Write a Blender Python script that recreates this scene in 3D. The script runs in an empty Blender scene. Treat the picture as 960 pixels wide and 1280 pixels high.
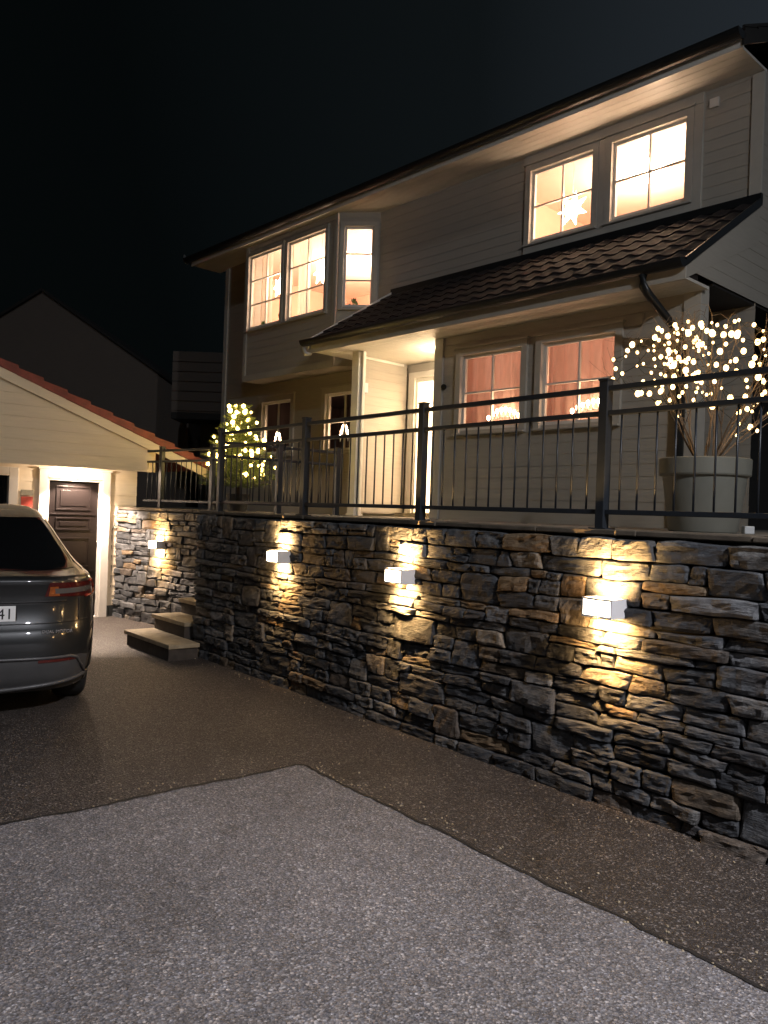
import bpy, math, random
from mathutils import Vector, Matrix, noise
R = random.Random(7)
S = bpy.context.scene
COL = S.collection
PI = math.pi

# ------------------------------------------------------------------ materials
def srgb(r, g, b):
    f = lambda c: (c/255/12.92) if c/255 <= .04045 else ((c/255+.055)/1.055)**2.4
    return (f(r), f(g), f(b))

class NT:
    def __init__(s, name):
        s.m = bpy.data.materials.new(name); s.m.use_nodes = True
        s.t = s.m.node_tree; s.t.nodes.clear()
        s.out = s.n('ShaderNodeOutputMaterial')
    def n(s, ty, **k):
        nd = s.t.nodes.new(ty)
        for a, v in k.items():
            if a.startswith('i_'): nd.inputs[a[2:].replace('_', ' ')].default_value = v
            elif a.startswith('n_'): nd.inputs[int(a[2:])].default_value = v
            else: setattr(nd, a, v)
        return nd
    def l(s, a, b): s.t.links.new(a, b)
    def ramp(s, fac, stops, interp='LINEAR'):
        r = s.n('ShaderNodeValToRGB'); r.color_ramp.interpolation = interp
        e = r.color_ramp.elements
        while len(e) < len(stops): e.new(.5)
        for i, (p, c) in enumerate(stops):
            e[i].position = p; e[i].color = (*c, 1) if len(c) == 3 else c
        s.l(fac, r.inputs[0]); return r.outputs[0]
    def mix(s, fac, a, b, mode='MIX'):
        m = s.n('ShaderNodeMix', data_type='RGBA', blend_type=mode)
        for sock, v in ((m.inputs[0], fac), (m.inputs[6], a), (m.inputs[7], b)):
            if isinstance(v, (int, float)): sock.default_value = v
            elif isinstance(v, tuple): sock.default_value = (*v, 1)
            else: s.l(v, sock)
        return m.outputs[2]
    def noise(s, vec, scale, detail=4, rough=.55):
        nd = s.n('ShaderNodeTexNoise', i_Scale=scale, i_Detail=detail, i_Roughness=rough)
        if vec is not None: s.l(vec, nd.inputs['Vector'])
        return nd.outputs[0]
    def obj(s, sc=(1, 1, 1)):
        tc = s.n('ShaderNodeTexCoord'); mp = s.n('ShaderNodeMapping'); mp.inputs['Scale'].default_value = sc
        s.l(tc.outputs['Object'], mp.inputs[0]); return mp.outputs[0]
    def bump(s, h, st=.3, dist=.01, prev=None):
        b = s.n('ShaderNodeBump', i_Strength=st, i_Distance=dist); s.l(h, b.inputs['Height'])
        if prev is not None: s.l(prev, b.inputs['Normal'])
        return b.outputs[0]
    def bsdf(s, col, rough=.5, metal=0, normal=None, **k):
        p = s.n('ShaderNodeBsdfPrincipled')
        for nm, v in (('Base Color', col), ('Roughness', rough), ('Metallic', metal)):
            if isinstance(v, tuple): p.inputs[nm].default_value = (*v, 1)
            elif isinstance(v, (int, float)): p.inputs[nm].default_value = v
            else: s.l(v, p.inputs[nm])
        for a, v in k.items(): p.inputs[a.replace('_', ' ')].default_value = v
        if normal is not None: s.l(normal, p.inputs['Normal'])
        s.l(p.outputs[0], s.out.inputs[0]); return p

def paint(name, c, rough=.5, var=.12, metal=0, nscale=6, bump=.05, **k):
    """painted / plain surface with faint mottling and fine grain"""
    n = NT(name); v = n.obj()
    a = n.noise(v, nscale, 5)
    lo = tuple(x*(1-var) for x in c); hi = tuple(min(1, x*(1+var)) for x in c)
    col = n.ramp(a, [(.3, lo), (.7, hi)])
    f = n.noise(v, nscale*25, 3)
    rr = n.ramp(f, [(.3, (rough*.85,)*3), (.7, (min(1, rough*1.15),)*3)])
    n.bsdf(col, rr, metal, n.bump(f, bump, .004), **k)
    return n.m

def emis(name, c, st):
    n = NT(name); e = n.n('ShaderNodeEmission'); e.inputs[0].default_value = (*c, 1); e.inputs[1].default_value = st
    n.l(e.outputs[0], n.out.inputs[0]); return n.m

def wood_paint(name, c, rough=.45, **kw):
    n = NT(name)
    v = n.obj((1.2, 1.2, 14)); a = n.noise(v, 3, 5)
    big = n.noise(n.obj(), .7, 3)
    col = n.ramp(a, [(.25, tuple(x*.9 for x in c)), (.75, tuple(min(1, x*1.05) for x in c))])
    col = n.mix(n.ramp(big, [(.35, (0, 0, 0)), (.7, (.35,)*3)]), col, tuple(x*.82 for x in c))
    n.bsdf(col, rough, 0, n.bump(a, .15, .003), **kw); return n.m

M = {}
M['clad'] = wood_paint('grey beige painted cladding', (.42, .385, .335))
M['house_trim'] = paint('pale beige painted trim', (.47, .44, .39), .4, .06)
M['trim'] = paint('white painted trim', (.74, .71, .66), .4, .06)
M['garage_clad'] = wood_paint('cream painted cladding', (.80, .70, .54))
M['soffit'] = wood_paint('white soffit boards', (.72, .69, .63))
M['room_wall'] = paint('peach plaster', (.80, .46, .35), .8, .05)
M['ceiling'] = paint('white ceiling', (.82, .73, .64), .8, .03)
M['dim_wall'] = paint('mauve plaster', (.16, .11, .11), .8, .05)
M['roof_dark'] = paint('dark red roof tile', (.013, .0075, .007), .85, .35, nscale=9, bump=.2)
M['roof_red'] = paint('red clay roof tile', (.21, .042, .028), .55, .3, nscale=8, bump=.2)
M['gutter'] = paint('black steel gutter', (.02, .021, .022), .35, .1, metal=.3)
M['gutter_end'] = paint('galvanised gutter end', (.35, .35, .34), .4, .1, metal=.5)
M['rail'] = paint('dark blue grey powder coated steel', (.020, .025, .032), .42, .12, nscale=20)
M['door_dark'] = wood_paint('dark stained door', (.007, .0052, .005), .36, Specular_IOR_Level=.16)
M['door_white'] = paint('white door paint', (.8, .78, .72), .35, .03)
M['chrome'] = paint('brushed steel', (.62, .6, .57), .25, .05, metal=1)
M['pot'] = paint('grey green plastic pot', (.235, .232, .20), .55, .08, nscale=4)
M['pot_dark'] = paint('dark pot', (.03, .028, .026), .6, .1)
M['soil'] = paint('potting soil', (.03, .02, .014), .95, .4, nscale=40, bump=.8)
M['bark'] = paint('pale twig bark', (.22, .16, .11), .7, .3, nscale=30, bump=.4)
M['spruce_bark'] = paint('spruce bark', (.08, .05, .03), .9, .3, nscale=30, bump=.6)
M['wire'] = paint('dark green cable', (.015, .022, .014), .5, .1)
M['lamp_white'] = paint('white lamp casing', (.75, .76, .78), .35, .03)
M['dark_house'] = wood_paint('dim brown cladding', (.19, .15, .125), .7)
M['dark_house_grey'] = wood_paint('dim grey cladding', (.15, .13, .115), .7)
M['dark_roof'] = paint('old dark roof', (.03, .027, .025), .8, .2)
M['dark_wood_shade'] = wood_paint('black boards and recess shade', (.025, .022, .02), .6)  # carries the side porch's shade in its colour; plain dark boards elsewhere
M['black'] = paint('black plastic', (.012, .012, .013), .5, .1)
M['red_sign'] = paint('faded red sign', (.34, .045, .03), .5, .25, nscale=30)
M['grey_sign'] = paint('grey sign', (.26, .25, .20), .5, .2, nscale=30)
M['leaf'] = paint('house plant leaf', (.05, .10, .03), .5, .3, nscale=30)
M['plinth'] = paint('grey plinth', (.10, .10, .095), .85, .2, nscale=12, bump=.4)
M['bulb'] = emis('warm fairy light', (1.0, .62, .24), 7.5)
M['bulb_tree'] = emis('warm tree light', (1.0, .66, .18), 22)
M['candle_bulb'] = emis('candle bulb', (1.0, .62, .36), 42)
M['star'] = emis('lit paper star', (1.0, .68, .44), 30.0)
M['lamp_glow'] = emis('lit wall lamp lens', (1.0, .80, .52), 14)
M['ceil_glow'] = emis('lit ceiling lamp', (1.0, .82, .58), 30)
M['street_glow'] = emis('lit street lamp lens', (1.0, .92, .86), 20)
def glass_pane():
    n = NT('window glass'); t = n.n('ShaderNodeBsdfTransparent'); g = n.n('ShaderNodeBsdfGlossy'); g.inputs['Roughness'].default_value = .02
    fr = n.n('ShaderNodeFresnel'); fr.inputs[0].default_value = 1.45
    mx = n.n('ShaderNodeMixShader'); n.l(fr.outputs[0], mx.inputs[0]); n.l(t.outputs[0], mx.inputs[1]); n.l(g.outputs[0], mx.inputs[2])
    n.l(mx.outputs[0], n.out.inputs[0]); return n.m
M['glass'] = glass_pane()
def frosted():
    n = NT('frosted door glass'); d = n.n('ShaderNodeBsdfTranslucent'); d.inputs[0].default_value = (.9, .86, .78, 1)
    f = n.n('ShaderNodeBsdfDiffuse'); f.inputs[0].default_value = (.8, .78, .74, 1)
    mx = n.n('ShaderNodeMixShader'); mx.inputs[0].default_value = .25
    n.l(d.outputs[0], mx.inputs[1]); n.l(f.outputs[0], mx.inputs[2]); n.l(mx.outputs[0], n.out.inputs[0]); return n.m
M['frosted'] = frosted()
def cloth(name, c, tr=.6):
    n = NT(name); v = n.obj((1, 1, .15)); a = n.noise(v, 25, 3)
    col = n.ramp(a, [(.3, tuple(x*.85 for x in c)), (.7, c)])
    d = n.n('ShaderNodeBsdfDiffuse'); t = n.n('ShaderNodeBsdfTranslucent'); mx = n.n('ShaderNodeMixShader'); mx.inputs[0].default_value = tr
    n.l(col, d.inputs[0]); n.l(col, t.inputs[0]); n.l(d.outputs[0], mx.inputs[1]); n.l(t.outputs[0], mx.inputs[2]); n.l(mx.outputs[0], n.out.inputs[0]); return n.m
M['curtain'] = cloth('pink curtain', (.66, .49, .44))
M['sheer'] = cloth('white sheer curtain', (.85, .80, .72), .5)
def stone_mat():
    n = NT('slate wall stone'); v = n.obj()
    at = n.n('ShaderNodeAttribute', attribute_name='Col')
    a = n.noise(v, 22, 7, .62)
    c = n.mix(.85, at.outputs['Color'], n.ramp(a, [(.25, (.35, .35, .36)), (.5, (.85, .86, .88)), (.72, (1.4, 1.38, 1.33))]), 'MULTIPLY')
    # pale mineral crust in patches of its own
    p = n.noise(v, 5.5, 6, .7)
    c = n.mix(n.ramp(p, [(.56, (0, 0, 0)), (.70, (.5,)*3)]), c, (.24, .24, .24))
    zz = n.n('ShaderNodeSeparateXYZ'); n.l(v, zz.inputs[0])
    mr = n.n('ShaderNodeMapRange'); n.l(zz.outputs[2], mr.inputs[0]); mr.inputs[1].default_value = 1.15; mr.inputs[2].default_value = 1.5; mr.inputs[3].default_value = 0; mr.inputs[4].default_value = .75
    p2 = n.noise(n.obj((1, 1, 2)), 4.2, 7, .72)
    mm = n.n('ShaderNodeMath', operation='MULTIPLY'); n.l(mr.outputs[0], mm.inputs[0]); n.l(n.ramp(p2, [(.54, (0, 0, 0)), (.64, (1, 1, 1))]), mm.inputs[1])
    c = n.mix(mm.outputs[0], c, (.27, .27, .26))   # lime bloom washed out over the top courses
    rust = n.noise(n.obj((1, 1, 1.6)), 3.1, 5, .65)
    c = n.mix(n.ramp(rust, [(.57, (0, 0, 0)), (.72, (.32,)*3)]), c, (.13, .085, .05))
    bed = n.noise(n.obj((6, 6, 45)), 2.2, 6, .6)
    b = n.bump(bed, .55, .018); b = n.bump(n.noise(v, 60, 6, .65), .55, .012, b)
    n.bsdf(c, n.ramp(a, [(.3, (.58,)*3), (.7, (.85,)*3)]), 0, b); return n.m
M['stone'] = stone_mat()
M['gap'] = paint('wall core', (.028, .026, .024), .95, .3, nscale=20, bump=.5)
def asphalt(name, dark, mid, light, pale, s1=75, rough=.62, warm=.0):
    n = NT(name); v = n.obj()
    vo = n.n('ShaderNodeTexVoronoi', i_Scale=s1); n.l(v, vo.inputs['Vector'])
    vo2 = n.n('ShaderNodeTexVoronoi', i_Scale=s1*1.9); n.l(v, vo2.inputs['Vector'])
    sep = n.n('ShaderNodeSeparateColor'); n.l(vo.outputs['Color'], sep.inputs[0])
    sep2 = n.n('ShaderNodeSeparateColor'); n.l(vo2.outputs['Color'], sep2.inputs[0])
    c1 = n.ramp(sep.outputs[0], [(0, dark), (.55, mid), (.9, light), (1, pale)])
    c2 = n.ramp(sep2.outputs[1], [(0, dark), (.6, mid), (.93, light), (1, pale)])
    c = n.mix(.5, c1, c2)
    edge = n.ramp(vo.outputs['Distance'], [(.35, (1, 1, 1)), (.85, (.6,)*3)])
    c = n.mix(.8, c, edge, 'MULTIPLY')
    tint = n.ramp(sep.outputs[2], [(0, (1.1, .98, .88)), (.5, (1, 1, 1)), (1, (.93, .96, 1.08))])
    c = n.mix(.8, c, tint, 'MULTIPLY')
    big = n.noise(v, .8, 7, .65)
    c = n.mix(.9, c, n.ramp(big, [(.3, (.66,)*3), (.7, (1.22,)*3)]), 'MULTIPLY')
    st_ = n.noise(n.obj(), 1.7, 8, .72)
    c = n.mix(1.0, c, n.ramp(st_, [(.36, (.70, .69, .68)), (.42, (1, 1, 1)), (.60, (1, 1, 1)), (.68, (1.16, 1.15, 1.13))]), 'MULTIPLY')
    mid_n = n.noise(v, 7, 4, .6)
    c = n.mix(.6, c, n.ramp(mid_n, [(.3, (.8,)*3), (.7, (1.15,)*3)]), 'MULTIPLY')
    b = n.bump(vo.outputs['Distance'], .55, .008); b = n.bump(n.noise(v, s1*3, 4), .35, .004, b)
    rr = n.ramp(sep2.outputs[0], [(0, (rough-.25,)*3), (.4, (rough,)*3), (1, (min(1, rough+.2),)*3)])
    n.bsdf(c, rr, 0, b); return n.m
M['asphalt_old'] = asphalt('dark worn asphalt', (.016, .0135, .012), (.043, .0365, .032), (.088, .077, .069), (.42, .38, .34), 100, .6)
M['asphalt_new'] = asphalt('pale coarse asphalt', (.065, .064, .066), (.165, .161, .163), (.29, .283, .286), (.66, .64, .63), 92, .65)
M['seam'] = paint('bitumen seam', (.012, .011, .010), .7, .4, nscale=40, bump=.5)
M['paving'] = paint('concrete terrace slabs', (.26, .24, .21), .8, .25, nscale=5, bump=.3)
M['coping'] = paint('weathered brown coping', (.115, .095, .07), .85, .35, nscale=9, bump=.5)
M['tread'] = paint('pale slate tread', (.36, .30, .20), .7, .25, nscale=9, bump=.3)
M['riser'] = paint('dark riser', (.05, .042, .036), .8, .3, nscale=12, bump=.4)
def carpaint():
    n = NT('grey metallic car paint'); v = n.obj()
    f = n.noise(v, 900, 2)
    col = n.ramp(f, [(.3, (.019, .021, .022)), (.7, (.034, .037, .039))])
    n.bsdf(col, .4, .5, None, Coat_Weight=1.0, Coat_Roughness=.03); return n.m
M['car'] = carpaint()
M['car_glass'] = paint('tinted car glass', (.006, .006, .007), .05, .05, bump=0, Coat_Weight=.5)
M['car_trim'] = paint('grey lower bumper trim', (.065, .066, .068), .4, .1, bump=.03)
M['car_corner'] = paint('light grey bumper corner', (.16, .16, .155), .45, .1, bump=.03)
M['rubber'] = paint('tyre rubber', (.014, .014, .014), .8, .2, nscale=30, bump=.3)
M['tail_red'] = paint('dark red lamp lens', (.085, .011, .009), .12, .1, bump=0, Coat_Weight=1.0)
M['tail_edge'] = paint('bright red lamp rim', (.26, .028, .014), .2, .1, bump=0, Coat_Weight=1.0)
M['tail_clear'] = paint('smoky lamp insert', (.12, .11, .10), .15, .1, bump=0, Coat_Weight=1.0)
M['amber'] = paint('amber lamp insert', (.32, .085, .018), .15, .2, nscale=40, bump=0, Coat_Weight=1.0)
M['plate'] = paint('white number plate', (.82, .83, .82), .35, .02)
M['ink'] = paint('black ink', (.01, .01, .01), .5, .02)
def needle():
    n = NT('spruce needles'); a = n.noise(n.obj(), 14, 3)
    n.bsdf(n.ramp(a, [(.3, (.08, .115, .025)), (.7, (.17, .21, .05))]), .55); return n.m
M['needle'] = needle()

# ------------------------------------------------------------------ mesh builder
class MB:
    def __init__(s, xf=None): s.v = []; s.f = []; s.xf = xf; s.col = None; s.sm = False
    def add(s, vs, fs):
        o = len(s.v)
        s.v += [tuple(s.xf @ Vector(p)) if s.xf else tuple(p) for p in vs]
        s.f += [tuple(o+i for i in f) for f in fs]
        return s
    def box(s, x0, x1, y0, y1, z0, z1):
        return s.add([(x0,y0,z0),(x1,y0,z0),(x1,y1,z0),(x0,y1,z0),(x0,y0,z1),(x1,y0,z1),(x1,y1,z1),(x0,y1,z1)],
              [(0,3,2,1),(4,5,6,7),(0,1,5,4),(1,2,6,5),(2,3,7,6),(3,0,4,7)])
    def quad(s, *p): return s.add(p, [tuple(range(len(p)))])
    def prism(s, poly, a, b, axis='x'):
        """poly of 2d points extruded from a to b along axis (x: poly=(y,z); y: poly=(x,z); z: poly=(x,y))"""
        mk = {'x': lambda q, t: (t, q[0], q[1]), 'y': lambda q, t: (q[0], t, q[1]), 'z': lambda q, t: (q[0], q[1], t)}[axis]
        n = len(poly); vs = [mk(q, a) for q in poly] + [mk(q, b) for q in poly]
        fs = [tuple(range(n))[::-1], tuple(range(n, 2*n))] + [(i, (i+1) % n, n+(i+1) % n, n+i) for i in range(n)]
        return s.add(vs, fs)
    def tube(s, pts, rad, n=8, cap=True):
        pts = [Vector(p) for p in pts]
        rad = rad if isinstance(rad, (list, tuple)) else [rad]*len(pts)
        vs = []; fs = []
        for i, p in enumerate(pts):
            d = (pts[min(i+1, len(pts)-1)] - pts[max(i-1, 0)])
            d = d.normalized() if d.length > 1e-9 else Vector((0, 0, 1))
            a = d.orthogonal() if abs(d.z) > .99 else d.cross(Vector((0, 0, 1)))
            a.normalize(); b = d.cross(a)
            for k in range(n):
                t = 2*PI*k/n; vs.append(p + (a*math.cos(t)+b*math.sin(t))*rad[i])
        for i in range(len(pts)-1):
            for k in range(n): fs.append((i*n+k, i*n+(k+1) % n, (i+1)*n+(k+1) % n, (i+1)*n+k))
        if cap: fs += [tuple(range(n))[::-1], tuple(range((len(pts)-1)*n, len(pts)*n))]
        s.sm = True
        return s.add(vs, fs)
    def lathe(s, prof, n=32, c=(0, 0, 0)):
        vs = [(c[0]+r*math.cos(2*PI*k/n), c[1]+r*math.sin(2*PI*k/n), c[2]+z) for r, z in prof for k in range(n)]
        fs = [(i*n+k, i*n+(k+1) % n, (i+1)*n+(k+1) % n, (i+1)*n+k) for i in range(len(prof)-1) for k in range(n)]
        return s.add(vs, fs)
    def ball(s, c, r, u=8, w=5, sc=(1, 1, 1)):
        prof = [(max(1e-4, r*math.sin(PI*i/w)), -r*math.cos(PI*i/w)) for i in range(w+1)]
        vs = [(c[0]+q*math.cos(2*PI*k/u)*sc[0], c[1]+q*math.sin(2*PI*k/u)*sc[1], c[2]+z*sc[2]) for q, z in prof for k in range(u)]
        fs = [(i*u+k, i*u+(k+1) % u, (i+1)*u+(k+1) % u, (i+1)*u+k) for i in range(w) for k in range(u)]
        s.sm = True
        return s.add(vs, fs)
    def mesh(s, name, mat, off=(0, 0, 0)):
        me = bpy.data.meshes.new(name)
        me.from_pydata([(a-off[0], b-off[1], c-off[2]) for a, b, c in s.v], [], s.f)
        if s.col:
            at = me.color_attributes.new('Col', 'FLOAT_COLOR', 'POINT')
            at.data.foreach_set('color', [x for c in s.col for x in (*c, 1.0)])
        me.materials.append(mat)
        if s.sm: me.polygons.foreach_set('use_smooth', [True]*len(me.polygons))
        me.update(); return me

def finish(o, sharp=None, bevel=0):
    if bevel:
        b = o.modifiers.new('bevel', 'BEVEL'); b.width = bevel; b.segments = 2; b.limit_method = 'ANGLE'; b.harden_normals = False

# frames: world placement of a local frame
class Frame:
    def __init__(s, ang, o=(0, 0, 0)): s.a = ang; s.o = Vector(o)
    def w(s, p): return Matrix.Rotation(s.a, 3, 'Z') @ Vector(p) + s.o
W0 = Frame(0)
H = Frame(math.atan2(-.732, .681))                  # house: x along the front to the right, y into the house
W = Frame(math.atan2(-.781, .625))                  # long stone wall
A0 = Vector((-3.85, 11.65, 0)); B0 = Vector((-2.04, 10.07, 0))
L = Frame(math.atan2(B0.y-A0.y, B0.x-A0.x), A0)     # short stone wall
G = Frame(math.atan2(.681, .732), (-4.37, 11.2, 0)) # garage front

def props(o, label=None, cat=None, group=None, kind=None):
    for k, v in (('label', label), ('category', cat), ('group', group), ('kind', kind)):
        if v: o[k] = v
    return o

class Thing:
    """an Empty at the thing's base that parents its parts; parts are given in the frame's coordinates"""
    def __init__(s, name, label, cat, frame=W0, base=(0, 0, 0), group=None, rz=0):
        s.b = Vector(base); s.o = bpy.data.objects.new(name, None); COL.objects.link(s.o)
        s.o.empty_display_size = .1
        s.o.location = frame.w(base); s.o.rotation_euler = (0, 0, frame.a+rz)
        props(s.o, label, cat, group)
    def part(s, name, mb, mat, parent=None, label=None, bevel=0, local=False, kind=None):
        o = bpy.data.objects.new(name, mb.mesh(name, mat, (0, 0, 0) if local else s.b)); COL.objects.link(o)
        o.parent = parent or s.o
        if label: o['label'] = label
        if kind: o['kind'] = kind
        finish(o, bevel=bevel); return o
    def light(s, name, kind, loc, power, color, rot=None, **k):
        d = bpy.data.lights.new(name, kind); d.energy = power; d.color = color
        for a, v in k.items(): setattr(d, a, v)
        o = bpy.data.objects.new(name, d); COL.objects.link(o); o.parent = s.o
        o.location = Vector(loc) - s.b
        if rot: o.rotation_euler = rot
        return o

def single(name, mb, mat, label, cat, frame=W0, base=(0, 0, 0), group=None, bevel=0, kind=None):
    o = bpy.data.objects.new(name, mb.mesh(name, mat, base)); COL.objects.link(o)
    o.location = frame.w(base); o.rotation_euler = (0, 0, frame.a)
    props(o, label, cat, group, kind); finish(o, bevel=bevel); return o

def kids(o): return [c for c in bpy.data.objects if c.parent == o]
def copy_tree(o, parent=None):
    c = o.copy(); COL.objects.link(c); c.parent = parent
    for k in kids(o): copy_tree(k, c)
    return c

def clad(mb, x0, x1, z0, z1, y, holes=(), pitch=.13, lap=.006, xlim=None):
    """lapped boards facing -y, with rectangular holes (x0,x1,z0,z1)"""
    z = z0
    while z < z1-1e-4:
        zt = min(z+pitch, z1)
        cuts = sorted({z, zt, *[q for h in holes for q in (h[2], h[3]) if z < q < zt]})
        for a, b in zip(cuts, cuts[1:]):
            lx, rx = (x0, x1) if xlim is None else xlim((a+b)/2)
            if rx-lx < .01: continue
            iv = [(lx, rx)]
            for h in holes:
                if h[2] <= a+1e-6 and h[3] >= b-1e-6:
                    nx = []
                    for p, q in iv:
                        if h[1] <= p or h[0] >= q: nx.append((p, q)); continue
                        if h[0] > p: nx.append((p, h[0]))
                        if h[1] < q: nx.append((h[1], q))
                    iv = nx
            ya = y-lap*(1-(a-z)/pitch)-.003; yb = y-lap*(1-(b-z)/pitch)-.003
            for p, q in iv:
                mb.quad((p, ya, a), (q, ya, a), (q, yb, b), (p, yb, b))
                if a == z: mb.quad((p, y, a), (q, y, a), (q, ya, a), (p, ya, a))
        z = zt
    return mb

def boards_under(mb, x0, x1, y0, y1, z, w=.1, th=.015, gap=.004):
    y = y0
    while y < y1-.01:
        yt = min(y+w, y1); mb.box(x0, x1, y+gap/2, yt-gap/2, z, z+th); y = yt
    mb.box(x0, x1, y0, y1, z+th+.002, z+th+.012)
    return mb

# ------------------------------------------------------------------ ground
def sheet(name, x0, x1, y0, y1, z, mat, frame, nx=1, ny=1, edge=None):
    mb = MB(); vs = []
    for j in range(ny+1):
        for i in range(nx+1):
            p = [x0+(x1-x0)*i/nx, y0+(y1-y0)*j/ny]
            if edge: p = edge(p, i, j, nx, ny)
            vs.append((p[0], p[1], z))
    mb.add(vs, [(j*(nx+1)+i, j*(nx+1)+i+1, (j+1)*(nx+1)+i+1, (j+1)*(nx+1)+i) for j in range(ny) for i in range(nx)])
    o = bpy.data.objects.new(name, mb.mesh(name, mat)); COL.objects.link(o); o.location = frame.o; o.rotation_euler = (0, 0, frame.a)
    o['kind'] = 'structure'; return o
sheet('ground', -400, 400, -400, 400, 0, M['asphalt_old'], W0)
wob = lambda q: .035*noise.noise(Vector((q*2.3, 4.2, 0)))+.018*noise.noise(Vector((q*9, 1.2, 0)))+.011*noise.noise(Vector((q*31, 8, 0)))
def edge(p, i, j, nx, ny):
    if j == ny: p[1] += wob(p[0])
    if i == 0: p[0] += wob(p[1]+50)
    return p
def patch_mesh():
    t0, n1 = -4.31, 2.86
    top = [(t0+i*.04, n1) for i in range(1, 300)]
    lef = [(t0, n1-i*.04) for i in range(1, 300)]
    P = [(t0+wob(y+50), y) for x, y in lef[::-1]] + [(t0+.01, n1-.012)] + [(x, n1+wob(x)) for x, y in top]
    return P
P = patch_mesh()
mb = MB(); far = (P[-1][0], P[0][1]); mb.add([(x, y, .004) for x, y in P]+[(far[0], far[1], .004)], [tuple(range(len(P)+1))[::-1]])
o = bpy.data.objects.new('asphalt_patch', mb.mesh('asphalt_patch', M['asphalt_new'])); COL.objects.link(o); o.rotation_euler = (0, 0, W.a); o['kind'] = 'structure'
mb = MB()   # thin bitumen seam round the newer patch
SE = []
for k, (x, y) in enumerate(P):
    w = .012+.016*max(0, noise.noise(Vector((x*6, y*6, 3)))+.3)
    dx, dy = (-w, 0) if k < 299 else (0, w)
    if k == 299: dx, dy = -w, w
    SE += [(x-dx*.3, y-dy*.3, .008), (x+dx, y+dy, .008)]
mb.add(SE, [(2*i, 2*i+1, 2*i+3, 2*i+2) for i in range(len(P)-1)])
o = bpy.data.objects.new('asphalt_seam', mb.mesh('asphalt_seam', M['seam'])); COL.objects.link(o); o.rotation_euler = (0, 0, W.a); o['kind'] = 'structure'

mb = MB(); rg = random.Random(31)
for k in range(420):
    if k < 260: x, y = rg.uniform(-4.3, 2), 2.86+abs(rg.gauss(0, .10))
    elif k < 330: x, y = -4.31-abs(rg.gauss(0, .12)), rg.uniform(-.5, 2.8)
    else: x, y = rg.uniform(-8, 1), 3.86-abs(rg.gauss(0, .05))
    r_ = rg.uniform(.003, .0075); mb.ball((x, y, r_*.6), r_, 5, 4, (rg.uniform(.8, 1.4), 1, .8))
mb.sm = False
o = bpy.data.objects.new('loose_gravel', mb.mesh('loose_gravel', M['tread'])); COL.objects.link(o); o.rotation_euler = (0, 0, W.a); o['kind'] = 'stuff'; o['label'] = 'loose gravel scattered along the asphalt edge and wall foot'; o['category'] = 'gravel'

# upper terrace, a solid block behind the walls with a notch for the steps
wp = lambda t, n: tuple(W.w((t, n, 0)))[:2]
lp = lambda t, n: tuple(L.w((t, n, 0)))[:2]
gp = lambda t, n: tuple(G.w((t, n, 0)))[:2]
TER = [wp(8, 4.06), wp(8, 60), wp(-60, 60), gp(12.0, 30), gp(1.05, 30), gp(1.05, .02), lp(.42, .16), lp(2.35, .16), wp(-9.22, 4.95), wp(-9.22, 6.6), wp(-8.02, 6.6), wp(-8.02, 4.06)]
mb = MB(); mb.prism(TER, -.2, 1.585, 'z')
o = bpy.data.objects.new('terrace', mb.mesh('terrace', M['paving'])); COL.objects.link(o); o['kind'] = 'structure'

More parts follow.
